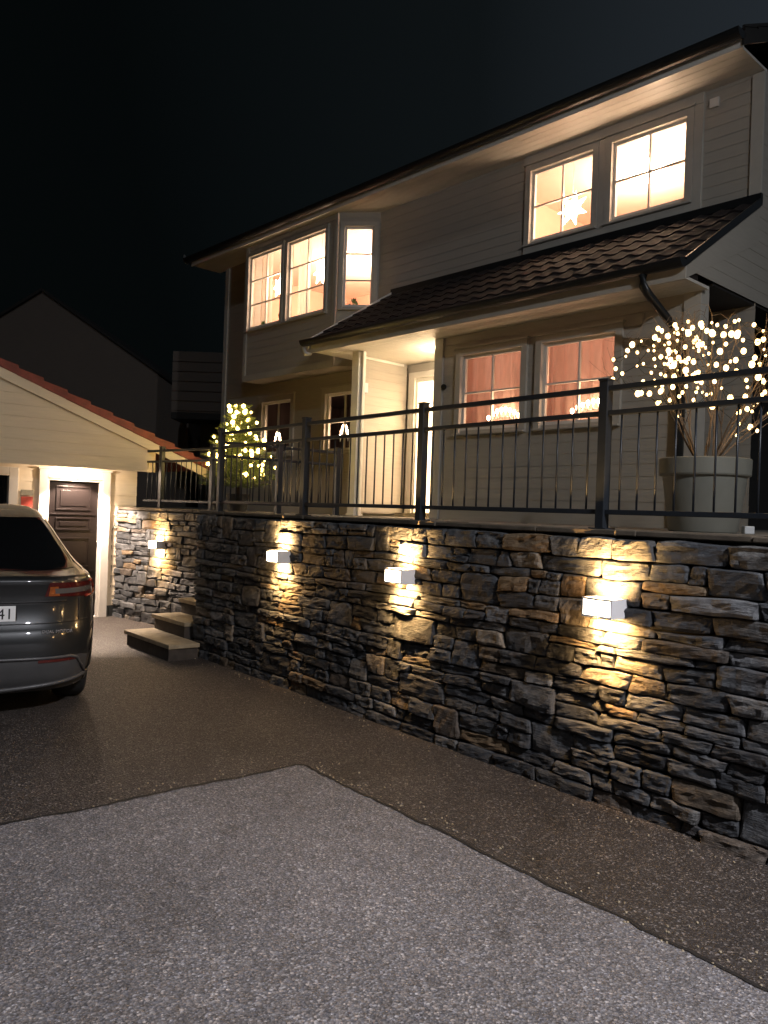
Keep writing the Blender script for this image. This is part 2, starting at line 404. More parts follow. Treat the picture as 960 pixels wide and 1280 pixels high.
# ------------------------------------------------------------------ stone walls
PAL = [((.050, .056, .064), 7), ((.072, .077, .083), 6), ((.038, .042, .048), 6), ((.10, .10, .098), 3), ((.12, .095, .068), 1.8), ((.17, .12, .07), 1.2), ((.20, .175, .14), 1.2), ((.15, .157, .165), 1.6), ((.08, .066, .054), 1.5)]
def stones(mb, t0, t1, z0, z1, seed, xf=None, nu=13, nv=8, hrow=(.052, .115)):
    rnd = random.Random(seed); nz = noise.noise
    zs = [z0]
    while zs[-1] < z1-.05: zs.append(zs[-1]+rnd.uniform(*hrow))
    sc = (z1-z0)/(zs[-1]-z0); zs = [z0+(z-z0)*sc for z in zs]; n = len(zs)-1
    def zb(i, t):
        if i == 0: return z0-.02
        if i >= n: return z1+.008*nz(Vector((t*4, 3, seed)))
        return zs[i]+.030*nz(Vector((t*.9, i*.37, seed)))+.012*nz(Vector((t*3.1, i*5.1, seed)))
    blocked = {i: [] for i in range(n+2)}
    cols = []
    def one(ta, tb, ilo, ihi, flo=0., fhi=1.):
        g = rnd.uniform(.000, .004)
        ja, jb = rnd.uniform(-.018, .018), rnd.uniform(-.018, .018)
        def zl(t): return zb(ilo, t)+(zb(ihi, t)-zb(ilo, t))*flo
        def zh(t): return zb(ilo, t)+(zb(ihi, t)-zb(ilo, t))*fhi
        dep = rnd.gauss(.0, .009); kx = rnd.uniform(-.04, .04); kz = rnd.uniform(-.10, .12)
        rx, rz, rc = rnd.uniform(0, 50), rnd.uniform(0, 50), rnd.uniform(.002, .010)
        c = rnd.choices([p[0] for p in PAL], [p[1] for p in PAL])[0]; q = rnd.uniform(.70, 1.3); c = tuple(x*q for x in c)
        us = [-1, -.985, -.94, -.84] + [-.7+1.4*k/(nu-9) for k in range(nu-8)] + [.84, .94, .985, 1]
        ws = [-1, -.97, -.86] + [-.55+1.1*k/(nv-7) for k in range(nv-6)] + [.86, .97, 1]
        vs = []
        hl = (tb-ta)/2
        for w in ws:
            for u in us:
                uu = u*(1-.05*abs(w)**4*min(1, .06/max(hl, .03)))
                t = (ta+tb)/2+uu*(hl-g)+((ja if u < 0 else jb)*abs(u)*w)
                lo, hi = zl(t)+g, zh(t)-g
                ww = w*(1-.10*abs(u)**6)
                z = (lo+hi)/2+ww*(hi-lo)/2
                t += .006*nz(Vector((t*9, z*9, rx))); z += .007*nz(Vector((t*8, z*8, rz+9)))
                eu, ew = abs(u)**14, abs(w)**10
                e = max(eu, ew)
                y = -.02+dep+kx*u*hl+kz*(z-(lo+hi)/2) - .015*(1-e)
                if abs(u) == 1 or abs(w) == 1: y = .018
                else:
                    y -= .011*nz(Vector((t*7+rx, z*11, rz)))+.008*nz(Vector((t*19, z*34+rz, rx)))+.005*nz(Vector((t*50, z*70, rz)))
                    cl = nz(Vector((t*5+rz, z*26+rx, 2)))
                    y += rc*(1 if cl > .12 else 0)
                vs.append((t, y, z)); cols.append(c)
        a = len(us)
        fs = [(j*a+i, j*a+i+1, (j+1)*a+i+1, (j+1)*a+i) for j in range(len(ws)-1) for i in range(a-1)]
        if xf: vs = [tuple(xf @ Vector(p)) for p in vs]
        mb.add(vs, fs)
    for i in range(n):
        t = t0
        while t < t1-.02:
            bl = [b for b in blocked[i] if b[0] <= t+1e-6 < b[1]-1e-6]
            if bl: t = bl[0][1]; continue
            nxt = min([b[0] for b in blocked[i] if b[0] > t+1e-6]+[t1])
            h = zs[i+1]-zs[i]
            ln = min(.50, max(.10, rnd.gauss(.27, .10))) if h > .075 else min(.55, max(.12, rnd.gauss(.30, .12)))
            e = t+ln
            if nxt-e < .09: e = nxt
            e = min(e, nxt)
            r = rnd.random()
            if r < .11 and i+2 <= n and e-t > .12: one(t, e, i, i+2); blocked[i+1].append((t, e))
            elif r < .20 and h > .10:
                f = rnd.uniform(.38, .62); one(t, e, i, i+1, 0, f); one(t, e, i, i+1, f, 1)
            else: one(t, e, i, i+1)
            t = e
    mb.col = (mb.col or []) + cols
    return mb

long_wall = Thing('stone_wall', 'long dry stacked slate wall below the black railing, lit by three lamps', 'stone wall', W, (-8.25, 3.93, 0))
mb = MB(); stones(mb, -8.22, -1.0, 0, 1.545, 11, Matrix.Translation((0, 3.955, 0)), nu=15, nv=10)
stones(mb, -1.0, 2.6, 0, 1.545, 12, Matrix.Translation((0, 3.955, 0)), nu=11, nv=8)
# end return along the steps
stones(mb, 0, 2.4, 0, 1.545, 13, Matrix.Translation((-8.235, 3.97+2.4, 0)) @ Matrix.Rotation(-PI/2, 4, 'Z'), nu=11, nv=8)
long_wall.part('stones', mb, M['stone'])
mb = MB(); mb.box(-8.2, 2.6, 3.975, 4.2, -.02, 1.52).box(-8.2, -8.03, 4.2, 6.36, -.02, 1.52); long_wall.part('core', mb, M['gap'])
mb = MB(); t = -8.25
while t < 2.6:
    e = min(2.6, t+R.uniform(.45, .8)); mb.box(t+.002, e-.002, 3.975+R.uniform(-.012, .008), 4.33, 1.560, 1.592+R.uniform(-.003, .003)); t = e
long_wall.part('coping', mb, M['coping'], bevel=.006)

short_wall = Thing('stone_wall', 'short slate wall between the garage and the steps', 'stone wall', L, (0, 0, 0))
mb = MB(); stones(mb, -.05, 2.4, 0, 1.545, 21, nu=13, nv=8)
short_wall.part('stones', mb, M['stone'])
mb = MB(); stones(mb, 0, 1.7, 0, 1.545, 22, Matrix.Translation((2.38, .02, 0)) @ Matrix.Rotation(math.radians(90-10.2), 4, 'Z'), nu=11, nv=8)
short_wall.part('return', mb, M['stone'])
mb = MB(); mb.box(-.05, 2.35, .02, .18, -.02, 1.52); short_wall.part('core', mb, M['gap'])
mb = MB(); t = -.05
while t < 2.4:
    e = min(2.4, t+R.uniform(.4, .7)); mb.box(t+.002, e-.002, -.01+R.uniform(-.006, .006), .4, 1.553, 1.592+R.uniform(-.003, .003)); t = e
short_wall.part('coping', mb, M['coping'], bevel=.006)

# ------------------------------------------------------------------ wall lamps
WL = (1.0, .56, .20)
def wall_lamp(label, frame, t, y, z):
    T = Thing('wall_lamp', label, 'lamp', frame, (t, y, z), 'up and down lamps on the stone walls')
    w, d, h = .10, .13, .055
    mb = MB()   # casing: back plate, two sides, front frame
    mb.box(-w, w, -.012, .05, -h, h)
    mb.box(-w, -w+.008, -d, -.012, -h, h).box(w-.008, w, -d, -.012, -h, h)
    mb.box(-w+.008, w-.008, -d, -d+.010, h-.012, h).box(-w+.008, w-.008, -d, -d+.010, -h, -h+.012)
    T.part('casing', mb, M['lamp_white'], local=True)
    mb = MB(); mb.box(-w+.009, w-.009, -d+.003, -d+.007, -h+.0125, h-.0125); T.part('front_lens', mb, M['lamp_glow'], local=True)
    for sgn in (1, -1):
        mb = MB(); mb.box(-.05, .05, -d+.03, -.025, sgn*h*.45-.004, sgn*h*.45+.004); T.part('lens', mb, M['lamp_glow'], local=True)
        T.light('glow', 'POINT', Vector((t, y-.100, z+sgn*(h+.012))), 4.5 if sgn > 0 else 6, WL, shadow_soft_size=.035)
        T.light('beam', 'SPOT', Vector((t, y-.128, z+sgn*(h+.004))), 125 if sgn > 0 else 130, WL, (PI-.98 if sgn > 0 else .98, 0, 0), spot_size=math.radians(116), spot_blend=1.0, shadow_soft_size=.03)
    return T
wall_lamp('nearest lit white box lamp at the right end of the long stone wall', W, -2.775, 3.915, 1.148)
wall_lamp('lit white box lamp in the middle of the long stone wall', W, -4.60, 3.915, 1.175)
wall_lamp('lit white box lamp near the steps on the long stone wall', W, -6.35, 3.915, 1.205)
wall_lamp('farthest lit lamp, on the short stone wall beside the garage', L, 1.13, -.035, 1.10)

# ------------------------------------------------------------------ steps
st = Thing('stone_steps', 'pale slate steps climbing between the two stone walls', 'steps', W, (-8.6, 3.5, 0))
for k in range(9):
    n0 = 3.50+.33*k; z1 = .172*(k+1); t0, t1 = (-9.15, -7.93) if k == 0 else (-9.15, -8.28)
    if k == 0: pass
    mb = MB(); mb.box(t0+.03, t1-.02, n0+.03, n0+.36, -.02 if k < 2 else z1-.36, z1-.045)
    s = st.part('step', mb, M['riser'])
    mb = MB()
    pts = [(t0, n0), (t1, n0+.02), (t1+.01, n0+.37), (t0, n0+.37)]
    mb.prism(pts, z1-.045, z1, 'z'); st.part('tread', mb, M['tread'], s, bevel=.006)

# ------------------------------------------------------------------ railings
def railing(label, frame, pts, base_z, posts, ht=.89, y=0):
    """pts: (t0,t1) run along frame x at y; posts: list of t"""
    T = Thing('railing', label, 'railing', frame, (pts[0], y, base_z), 'black steel railings on the terrace edge')
    t0, t1 = pts
    for p in posts:
        mb = MB(); mb.box(p-.03, p+.03, y-.03, y+.03, base_z, base_z+ht+.012)
        o = T.part('post', mb, M['rail'], bevel=.003)
        mb = MB(); mb.box(p-.034, p+.034, y-.034, y+.034, base_z+ht+.012, base_z+ht+.024); T.part('cap', mb, M['rail'], o)
        mb = MB(); mb.box(p-.06, p+.06, y-.05, y+.05, base_z, base_z+.008); T.part('foot_plate', mb, M['rail'], o)
    segs = [t0]+[p for p in posts if t0+.05 < p < t1-.05]+[t1]
    for a, b in zip(segs, segs[1:]):
        for z, h in ((ht-.035, .032), (ht-.185, .030), (.105, .030)):
            mb = MB(); mb.box(a+.031, b-.031, y-.017, y+.017, base_z+z-h/2, base_z+z+h/2); T.part('rail', mb, M['rail'], bevel=.003)
        n = max(1, round((b-a)/.118)); me = None
        for i in range(1, n):
            q = a+(b-a)*i/n
            if me is None:
                mb = MB(); mb.tube([(0, 0, .12), (0, 0, ht-.2)], .0065, 6); me = mb.mesh('baluster', M['rail'])
            o = bpy.data.objects.new('baluster', me); COL.objects.link(o); o.parent = T.o; o.location = (q-pts[0], 0, 0)
    return T
railing('long black railing along the top of the long stone wall', W, (-7.99, 2.02), 1.592, [-7.99, -6.30, -4.65, -2.975, -1.3, .36, 2.02], y=4.08)
RT = Frame(W.a+PI/2, W.w((-7.99, 4.08, 0)))
railing('short black railing running back from the wall corner beside the steps', RT, (.0, 1.56), 1.588, [.74, 1.56], ht=.80)
railing('low black railing on the short stone wall by the garage', L, (.40, 2.30), 1.592, [.86, 2.02], ht=.84, y=.12)

# ------------------------------------------------------------------ house
house = Thing('house', 'two storey white clapboard house with lit windows above the terrace', 'house', H, (-8.8, 8.55, 1.585))
P1, P2, GZ = 7.49, 8.55, 1.585
UW = [(-6.53, -5.59, 5.29, 6.22), (-5.32, -4.375, 5.29, 6.22)]
DW = [(-12.62, -11.72, 2.66, 3.62), (-10.72, -9.80, 2.66, 3.62)]
RW = [(-6.70, -5.77, 2.70, 3.63), (-5.48, -4.545, 2.70, 3.63)]
BW = [(-12.53, -11.52, 4.91, 6.23), (-11.335, -10.297, 4.91, 6.23)]
DOOR = (-8.56, -7.62, 1.60, 3.68)
BAYX = (-12.62, -10.0, -9.5)
g = .035
hol = [(a-g, b+g, c-g, d+g) for a, b, c, d in UW+DW]+[(DOOR[0]-.02, DOOR[1]+.02, 1.5, DOOR[3]+.02), (BAYX[0]+.02, BAYX[2]-.05, 4.1, 6.40)]
mb = MB(); clad(mb, -14.05, -3.556, GZ, 6.45, P2, hol); house.part('front_wall', mb, M['clad'])
mb = MB(); clad(mb, -7.14, -3.80, GZ, 3.93, P1, [(a-g, b+g, c-g, d+g) for a, b, c, d in RW])
house.part('room_front_wall', mb, M['clad'])
mb = MB(Matrix.Translation((-7.14, P1, 0)) @ Matrix.Rotation(-PI/2, 4, 'Z')); clad(mb, -1.06, 0, GZ, 3.93, 0); house.part('room_side_wall', mb, M['clad'])
# bay
BF = 8.10
mb = MB(); clad(mb, BAYX[0], BAYX[1], 4.0, 6.43, BF, [(a-g, b+g, c-g, d+g) for a, b, c, d in BW])
sl = math.hypot(BAYX[2]-BAYX[1], P2-BF); sa = math.atan2(P2-BF, BAYX[2]-BAYX[1])
BX = Matrix.Translation((BAYX[1], BF, 0)) @ Matrix.Rotation(sa, 4, 'Z')
SW = (.10, sl-.10, 4.92, 6.20)
mb.xf = BX; clad(mb, 0, sl, 4.0, 6.43, 0, [(SW[0]-g, SW[1]+g, SW[2]-g, SW[3]+g)])
mb.xf = Matrix.Translation((BAYX[0], P2, 0)) @ Matrix.Rotation(-PI/2, 4, 'Z'); clad(mb, 0, P2-BF, 4.0, 6.43, 0)
mb.xf = None; mb.prism([(BAYX[0], P2), (BAYX[0], BF-.02), (BAYX[1], BF-.02), (BAYX[2], P2)], 3.96, 4.0, 'z')
house.part('bay_wall', mb, M['clad'])
mb = MB(); mb.box(BAYX[0]-.03, BAYX[0]+.06, BF-.03, BF+.04, 3.96, 6.42).box(BAYX[1]-.08, BAYX[1]+.0, BF-.03, BF, 4.0, 6.42)
mb.box(BAYX[0]-.02, BAYX[1]+.01, BF-.032, BF-.018, 3.95, 4.06)
house.part('bay_trim', mb, M['house_trim'], bevel=.003)
# side and back walls
mb = MB(Matrix.Translation((-3.556, 0, 0)) @ Matrix.Rotation(PI/2, 4, 'Z'))
sx = lambda z: (max(P2 if z > 5.0 else 7.1+(z-4.0)*1.5, 7.15), min(16.5, 16.5-(z-6.4)*1.9 if z > 6.4 else 16.5)) if z < 6.45 else (P2+(z-6.45)*2.0, 16.5-(z-6.45)*2.0)
clad(mb, 0, 0, 3.99, 8.4, 0, lap=.003, xlim=sx); house.part('gable_wall', mb, M['clad'])
mb = MB(); mb.box(-14.05, -14.0, P2+.01, 16.5, GZ-1.6, 6.5).box(-14.0, -3.6, 16.4, 16.5, GZ-1.6, 6.5); house.part('rear_wall', mb, M['clad'])
mb = MB(Matrix.Translation((-4.4, 0, 0)) @ Matrix.Rotation(PI/2, 4, 'Z')); clad(mb, P1+.12, 16.4, GZ, 3.97, 0); mb.xf = None
mb.box(-4.4, -3.57, P1+.1, 16.4, 3.962, 3.985); house.part('side_porch', mb, M['dark_wood_shade'], label='recessed side porch wall with its shade painted dark')  # wall coloured near black to stand for the unlit depth of the recess
# corner boards, frieze boards, corner post
for bxs in ([(-14.08, -13.96, P2-.03, P2, GZ, 6.42)], [(-3.66, -3.53, P2-.03, P2, 5.0, 6.42)], [(-7.165, -7.02, P1-.032, P1-.001, GZ, 3.90), (-7.165, -7.141, P1-.0012, P1+.10, GZ, 3.90)]):
    mb = MB()
    for q in bxs: mb.box(*q)
    house.part('corner_board', mb, M['house_trim'], bevel=.003)
mb = MB(); mb.box(-3.80, -3.625, P1-.03, P1+.14, GZ, 3.96); house.part('corner_post', mb, M['house_trim'], bevel=.003)
# windows
def window(box, y, cols, rows, xf=None, cas=.085, reveal=.05, sash_mat='trim', label=None, crown=True):
    a, b, c, d = box
    mb = MB(xf); o = .03
    mb.box(a-cas, a-.002, y-o-.012, y, c-.04, d+cas).box(b+.002, b+cas, y-o-.012, y, c-.04, d+cas)
    mb.box(a-.002, b+.002, y-o-.012, y, d+.002, d+cas)
    if crown: mb.box(a-cas-.02, b+cas+.02, y-o-.035, y, d+cas+.001, d+cas+.025)
    mb.box(a-.03, a-.0005, y-.001, y+reveal+.05, c-.03, d+.03).box(b+.0005, b+.03, y-.001, y+reveal+.05, c-.03, d+.03)
    mb.box(a, b, y-.001, y+reveal+.05, d+.0005, d+.03).box(a, b, y-.001, y+reveal+.05, c-.03, c-.0005)
    w = house.part('window', mb, M['house_trim'], bevel=.002, label=label)
    mb = MB(xf); mb.box(a-cas, b+cas, y-o-.045, y-.001, c-.065, c-.041); house.part('sill', mb, M['house_trim'], w, bevel=.003)
    s = .035; y0, y1 = y+.015, y+.055
    mb = MB(xf); mb.box(a, a+s, y0, y1, c, d).box(b-s, b, y0, y1, c, d).box(a+s, b-s, y0, y1, d-s, d).box(a+s, b-s, y0, y1, c, c+s)
    house.part('sash', mb, M['trim'], w)
    mb = MB(xf); q = .010
    for i in range(1, cols):
        x = a+(b-a)*i/cols; mb.box(x-q, x+q, y0+.002, y1-.002, c+s, d-s)
    for j in range(1, rows):
        z = c+(d-c)*j/rows; mb.box(a+s, b-s, y0+.004, y1-.004, z-q, z+q)
    house.part('muntin', mb, M['trim'], w)
    mb = MB(xf); mb.quad((a+s, y+.034, c+s), (b-s, y+.034, c+s), (b-s, y+.034, d-s), (a+s, y+.034, d-s)); house.part('pane', mb, M['glass'], w)
    return w
for w in UW: window(w, P2, 2, 2)
for w in DW: window(w, P2, 2, 2, cas=.10)
for w in RW: window(w, P1, 2, 2)
for w in BW: window(w, BF, 2, 3, cas=.07, crown=False)
window(SW, 0, 1, 3, BX, cas=.07, crown=False)
mb = MB(); mb.box(UW[0][0]-.115, UW[1][1]+.19, P2-.04, P2-.001, 6.31, 6.43).box(UW[0][1]+.087, UW[1][0]-.087, P2-.036, P2-.001, 5.2, 6.30).box(UW[0][0]-.09, UW[1][1]+.09, P2-.036, P2-.001, 5.13, 5.22)
mb.box(UW[1][1]+.087, UW[1][1]+.19, P2-.036, P2-.001, 5.13, 6.309)
house.part('window_surround', mb, M['house_trim'], bevel=.003)
# front door with frosted glass
mb = MB(); a, b, c, d = DOOR
mb.box(a-.13, a, P2-.05, P2+.02, c, d+.09).box(b, b+.11, P2-.05, P2+.02, c, d+.09).box(a, b, P2-.05, P2+.02, d, d+.09)
df = house.part('front_door', mb, M['trim'], label='white glazed front door glowing in the porch', bevel=.003)
mb = MB(); mb.box(a, a+.03, P2-.01, P2+.035, c, d).box(b-.09, b, P2-.01, P2+.035, c, d).box(a+.03, b-.09, P2-.01, P2+.035, d-.06, d).box(a+.03, b-.09, P2-.01, P2+.035, c, c+.06)
house.part('door_leaf', mb, M['door_white'], df)
mb = MB(); mb.box(a+.03, b-.09, P2+.005, P2+.015, c+.06, d-.06); house.part('door_glass', mb, M['frosted'], df)
mb = MB(); mb.box(b-.07, b-.04, P2-.02, P2-.01, 2.5, 2.72).tube([(b-.055, P2-.02, 2.64), (b-.055, P2-.06, 2.64), (b-.17, P2-.06, 2.64)], .009, 8); house.part('door_handle', mb, M['chrome'], df)
mb = MB(); mb.box(a-.15, b+.12, P2-.22, P2-.0505, GZ, GZ+.06); house.part('door_step', mb, M['tread'])
# porch post and screen wall
mb = MB(); mb.box(-8.66, -8.52, 7.34, 7.48, GZ, 3.90).box(-8.675, -8.505, 7.325, 7.495, GZ, GZ+.03).box(-8.52, -8.47, 7.385, 7.435, GZ, 3.90)
house.part('porch_post', mb, M['trim'], bevel=.004)
mb = MB(Matrix.Translation((-8.735, 0, 0)) @ Matrix.Rotation(PI/2, 4, 'Z')); clad(mb, 7.50, 8.50, GZ+.06, 3.90, 0)
mb.xf = None; mb.box(-8.80, -8.739, 7.50, 8.50, GZ+.04, 3.895); house.part('screen_wall', mb, M['clad'])
mb = MB(); mb.box(-8.739, -8.715, 7.52, 8.42, 3.86, 3.895); house.part('screen_trim', mb, M['trim'])
# lower roof
EX0, EX1, EY, EZ = -9.15, -3.54, 6.97, 3.90
mb = MB(); boards_under(mb, EX0+.02, EX1-.02, EY+.02, P1-.005, EZ, .085); boards_under(mb, EX0+.02, -7.17, P1-.005, P2-.02, EZ, .085)
house.part('porch_soffit', mb, M['soffit'])
mb = MB(); mb.box(EX0, EX1, EY-.005, EY+.018, EZ-.015, EZ+.12); house.part('porch_fascia', mb, M['house_trim'], bevel=.003)
def tiles(mb, x0, x1, ya, za, yb, zb, pitch=.235, course=.34, amp=.020, step=.018, per=8):
    n = max(1, round((x1-x0)/pitch)); ln = math.hypot(yb-ya, zb-za); m = max(1, round(ln/course))
    d = ((yb-ya)/ln, (zb-za)/ln); nn = (-d[1], d[0]) if d[0] > 0 else (d[1], -d[0])
    for j in range(m):
        s0, s1 = ln*j/m, min(ln, ln*(j+1)/m+.0)
        rows = []
        for s, h in ((s0, -.012), (s0, step), (s1, .0)):
            row = []
            for i in range(n*per+1):
                ph = (i % per)/per
                prof = amp*(math.sin(PI*min(1, ph/.55)) if ph < .55 else -.35*math.sin(PI*(ph-.55)/.45))
                jit = .004*math.sin(i//per*12.9+j*7.3)
                k = h+(prof if h >= 0 else prof)+jit
                row.append((x0+(x1-x0)*i/(n*per), ya+d[0]*s+nn[0]*k, za+d[1]*s+nn[1]*k))
            rows.append(row)
        vs = rows[0]+rows[1]+rows[2]; c = n*per+1
        mb.add(vs, [(r*c+i, r*c+i+1, (r+1)*c+i+1, (r+1)*c+i) for r in range(2) for i in range(n*per)])
    return mb
RY, RZ = P2-.0, 5.06
mb = MB(); tiles(mb, EX0-.01, EX1+.0, EY-.05, EZ+.135, RY, RZ); mb.box(EX0+.03, EX1-.03, EY+.02, EY+.3, EZ+.03, EZ+.12)
mb.prism([(EY, EZ+.12), (RY, RZ-.02), (RY, RZ-.06), (EY, EZ+.08)], EX0+.01, EX1-.01, 'x')
house.part('porch_roof', mb, M['roof_dark'])
mb = MB(); mb.prism([(EY-.03, EZ+.04), (EY-.03, EZ+.19), (RY, RZ+.05), (RY, RZ-.12)], EX0-.02, EX0+.005, 'x'); house.part('verge_board', mb, M['trim'])
mb = MB(); mb.prism([(EY-.03, EZ+.10), (EY-.03, EZ+.18), (RY, RZ+.04), (RY, RZ-.05)], EX1+.0, EX1+.02, 'x'); house.part('verge_flashing', mb, M['gutter'])
mb = MB(); mb.prism([(EY+.02, EZ+.0), (EY+.02, EZ+.11), (RY, RZ-.05), (RY, RZ-.45)], EX1-.04, EX1-.005, 'x'); house.part('verge_board', mb, M['clad'])
mb = MB(); mb.prism([(EY, EZ+.03), (P2, RZ-.1), (P2, EZ+.03)], EX0+.03, EX0+.05, 'x'); house.part('porch_gable', mb, M['clad'])
mb = MB(); mb.box(EX0-.02, EX1+.02, P2-.045, P2-.002, RZ-.02, RZ+.07); house.part('flashing', mb, M['gutter'])
def gutter(x0, x1, y, z, r=.062):
    mb = MB(); n = 10
    for rr, fl in ((r, 1), (r-.006, -1)):
        vs = [(x, y+rr*math.cos(PI+PI*k/n), z+rr*math.sin(PI+PI*k/n)) for x in (x0, x1) for k in range(n+1)]
        mb.add(vs, [(k, k+1, n+2+k, n+1+k)[::fl] for k in range(n)])
    for x in (x0, x1): mb.add([(x, y+r*math.cos(PI+PI*k/n), z+r*math.sin(PI+PI*k/n)) for k in range(n+1)], [tuple(range(n+1))])
    return mb
go = house.part('gutter', gutter(EX0-.08, EX1+.02, EY-.08, EZ+.15, .075), M['gutter'])
mb = MB(); mb.tube([(EX0-.10, EY-.07, EZ+.16), (EX0-.105, EY-.06, EZ+.06), (EX0-.07, EY-.03, EZ-.02), (EX0-.0, EY+.01, EZ-.025)], [.03, .045, .04, .02], 8); house.part('gutter_end', mb, M['gutter_end'], go)
mb = MB(); mb.tube([(-3.93, EY-.07, EZ+.08), (-3.93, EY-.07, EZ-.02), (-3.90, EY-.03, EZ-.09), (-3.79, P1-.12, EZ-.42), (-3.77, P1-.08, EZ-.52), (-3.77, P1-.08, GZ)], .042, 12)
for z in (3.2, 2.2): mb.box(-3.82, -3.72, P1-.13, P1-.028, z, z+.03)
house.part('downpipe', mb, M['gutter'])
# upper eaves and roof
UX0, UX1, UY, UZ = -14.45, -3.52, 7.95, 6.43
mb = MB(); boards_under(mb, UX0+.02, UX1-.02, UY+.02, P2+.05, UZ, .115); house.part('eave_soffit', mb, M['soffit'])
mb = MB(); mb.box(UX0, UX1, UY, UY+.02, UZ-.008, UZ+.15); house.part('eave_fascia', mb, M['trim'])
go = house.part('gutter', gutter(UX0-.04, UX1+.02, UY-.08, UZ+.125, .085), M['gutter'])
mb = MB(); mb.tube([(UX0-.12, UY-.10, UZ+.22), (UX0-.10, UY-.08, UZ+.1), (UX0-.05, UY-.05, UZ+.06)], [.02, .045, .035], 8); house.part('gutter_end', mb, M['gutter_end'], go)
mb = MB(); tiles(mb, UX0-.02, UX1+.03, UY-.03, UZ+.15, 12.5, 8.75, per=5)
tiles(mb, UX0-.02, UX1+.03, 17.0, UZ+.19, 12.5, 8.75, per=4)
mb.prism([(UY, UZ+.15), (12.5, 8.72), (17.0, UZ+.15), (17.0, UZ+.1), (12.5, 8.66), (UY, UZ+.1)], UX0, UX1, 'x')
house.part('main_roof', mb, M['roof_dark'])
mb = MB()
for x in (UX0-.02, UX1-.005): mb.prism([(UY-.02, UZ), (UY-.02, UZ+.2), (12.5, 8.78), (17.0, UZ+.2), (17.0, UZ), (12.5, 8.58)], x, x+.025, 'x')
house.part('barge_board', mb, M['dark_wood_shade'])
# small fittings on the walls
mb = MB(); mb.box(-4.12, -4.02, P2-.035, P2-.012, 6.22, 6.32); house.part('wall_vent', mb, M['trim'])
mb = MB(); mb.box(-4.36, -4.24, P1-.03, P1-.01, 3.66, 3.78); house.part('wall_vent', mb, M['clad'])
mb = MB(); mb.lathe([(.001, 0), (.03, 0), (.035, .01), (.035, .03), (.001, .035)], 14, (0, 0, 0)); mb.v = [(-6.98+a, P1-.015-c, 3.27+b) for a, b, c in mb.v]; house.part('door_bell', mb, M['black'])
mb = MB(); mb.box(-8.72, -8.66, 7.60, 7.66, 3.36, 3.50); house.part('outdoor_socket', mb, M['lamp_white'])

# rooms behind the windows
def room(x0, x1, y0, y1, z0, z1, wall, ceil='ceiling', extra=None):
    mb = MB()
    mb.quad((x0, y1, z0), (x1, y1, z0), (x1, y1, z1), (x0, y1, z1)).quad((x0, y0, z0), (x0, y1, z0), (x0, y1, z1), (x0, y0, z1)).quad((x1, y1, z0), (x1, y0, z0), (x1, y0, z1), (x1, y1, z1))
    r = house.part('room', mb, M[wall])
    mb = MB(); mb.quad((x0, y0, z1), (x1, y0, z1), (x1, y1, z1), (x0, y1, z1)); house.part('room_ceiling', mb, M[ceil], r)
    mb = MB(); mb.quad((x0, y0, z0), (x1, y0, z0), (x1, y1, z0), (x0, y1, z0)); house.part('room_floor', mb, M['door_dark' if wall == 'dim_wall' else 'bark'], r)
    return r
room(-7.6, -3.7, P2+.06, 11.8, 4.15, 6.55, 'room_wall')
room(-13.95, -8.2, P2+.02, 11.6, 4.12, 6.42, 'room_wall')
room(-7.10, -4.42, P1+.06, 8.52, 1.6, 3.88, 'room_wall')
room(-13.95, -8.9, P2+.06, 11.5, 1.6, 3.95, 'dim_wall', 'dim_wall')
room(-8.72, -7.4, P2+.06, 10.3, 1.6, 3.85, 'ceiling')
# bay floor/sill board inside
mb = MB(); mb.prism([(BAYX[0]+.03, P2+.1), (BAYX[0]+.03, BF+.06), (BAYX[1]-.02, BF+.06), (BAYX[2]-.06, P2+.1)], 4.80, 4.83, 'z'); house.part('window_seat', mb, M['trim'])
mb = MB(); mb.prism([(BAYX[0]+.03, P2+.1), (BAYX[0]+.03, BF+.06), (BAYX[1]-.02, BF+.06), (BAYX[2]-.06, P2+.1)], 6.395, 6.41, 'z'); house.part('bay_ceiling', mb, M['ceiling'])
mb = MB()
for x0, x1 in ((UW[0][0]-.1, UW[1][1]+.1),): mb.box(x0, x1, P2+.07, P2+.30, 5.19, 5.22)
house.part('window_board', mb, M['trim'])
mb = MB(); mb.box(-7.0, -4.5, P1+.07, P1+.22, 2.64, 2.668).box(-13.0, -9.3, P2+.07, P2+.25, 2.59, 2.622); house.part('window_board', mb, M['trim'])
IN = (1.0, .73, .51)
house.light('bedroom_light', 'POINT', (-5.9, 10.2, 6.2), 135, IN, shadow_soft_size=.15)
house.light('bedroom_light', 'POINT', (-4.7, 9.4, 6.1), 62, IN, shadow_soft_size=.15)
house.light('living_room_light', 'POINT', (-11.6, 10.0, 6.0), 215, IN, shadow_soft_size=.15)
house.light('living_room_light', 'POINT', (-9.6, 9.8, 6.0), 115, IN, shadow_soft_size=.15)
house.light('kitchen_light', 'POINT', (-6.3, 8.38, 3.5), 6.5, (1, .74, .54), shadow_soft_size=.12)
house.light('kitchen_light', 'POINT', (-5.0, 8.38, 3.5), 6.5, (1, .74, .54), shadow_soft_size=.12)
house.light('hall_light', 'POINT', (-8.05, 9.3, 3.2), 2200, (1, .86, .66), shadow_soft_size=.15)

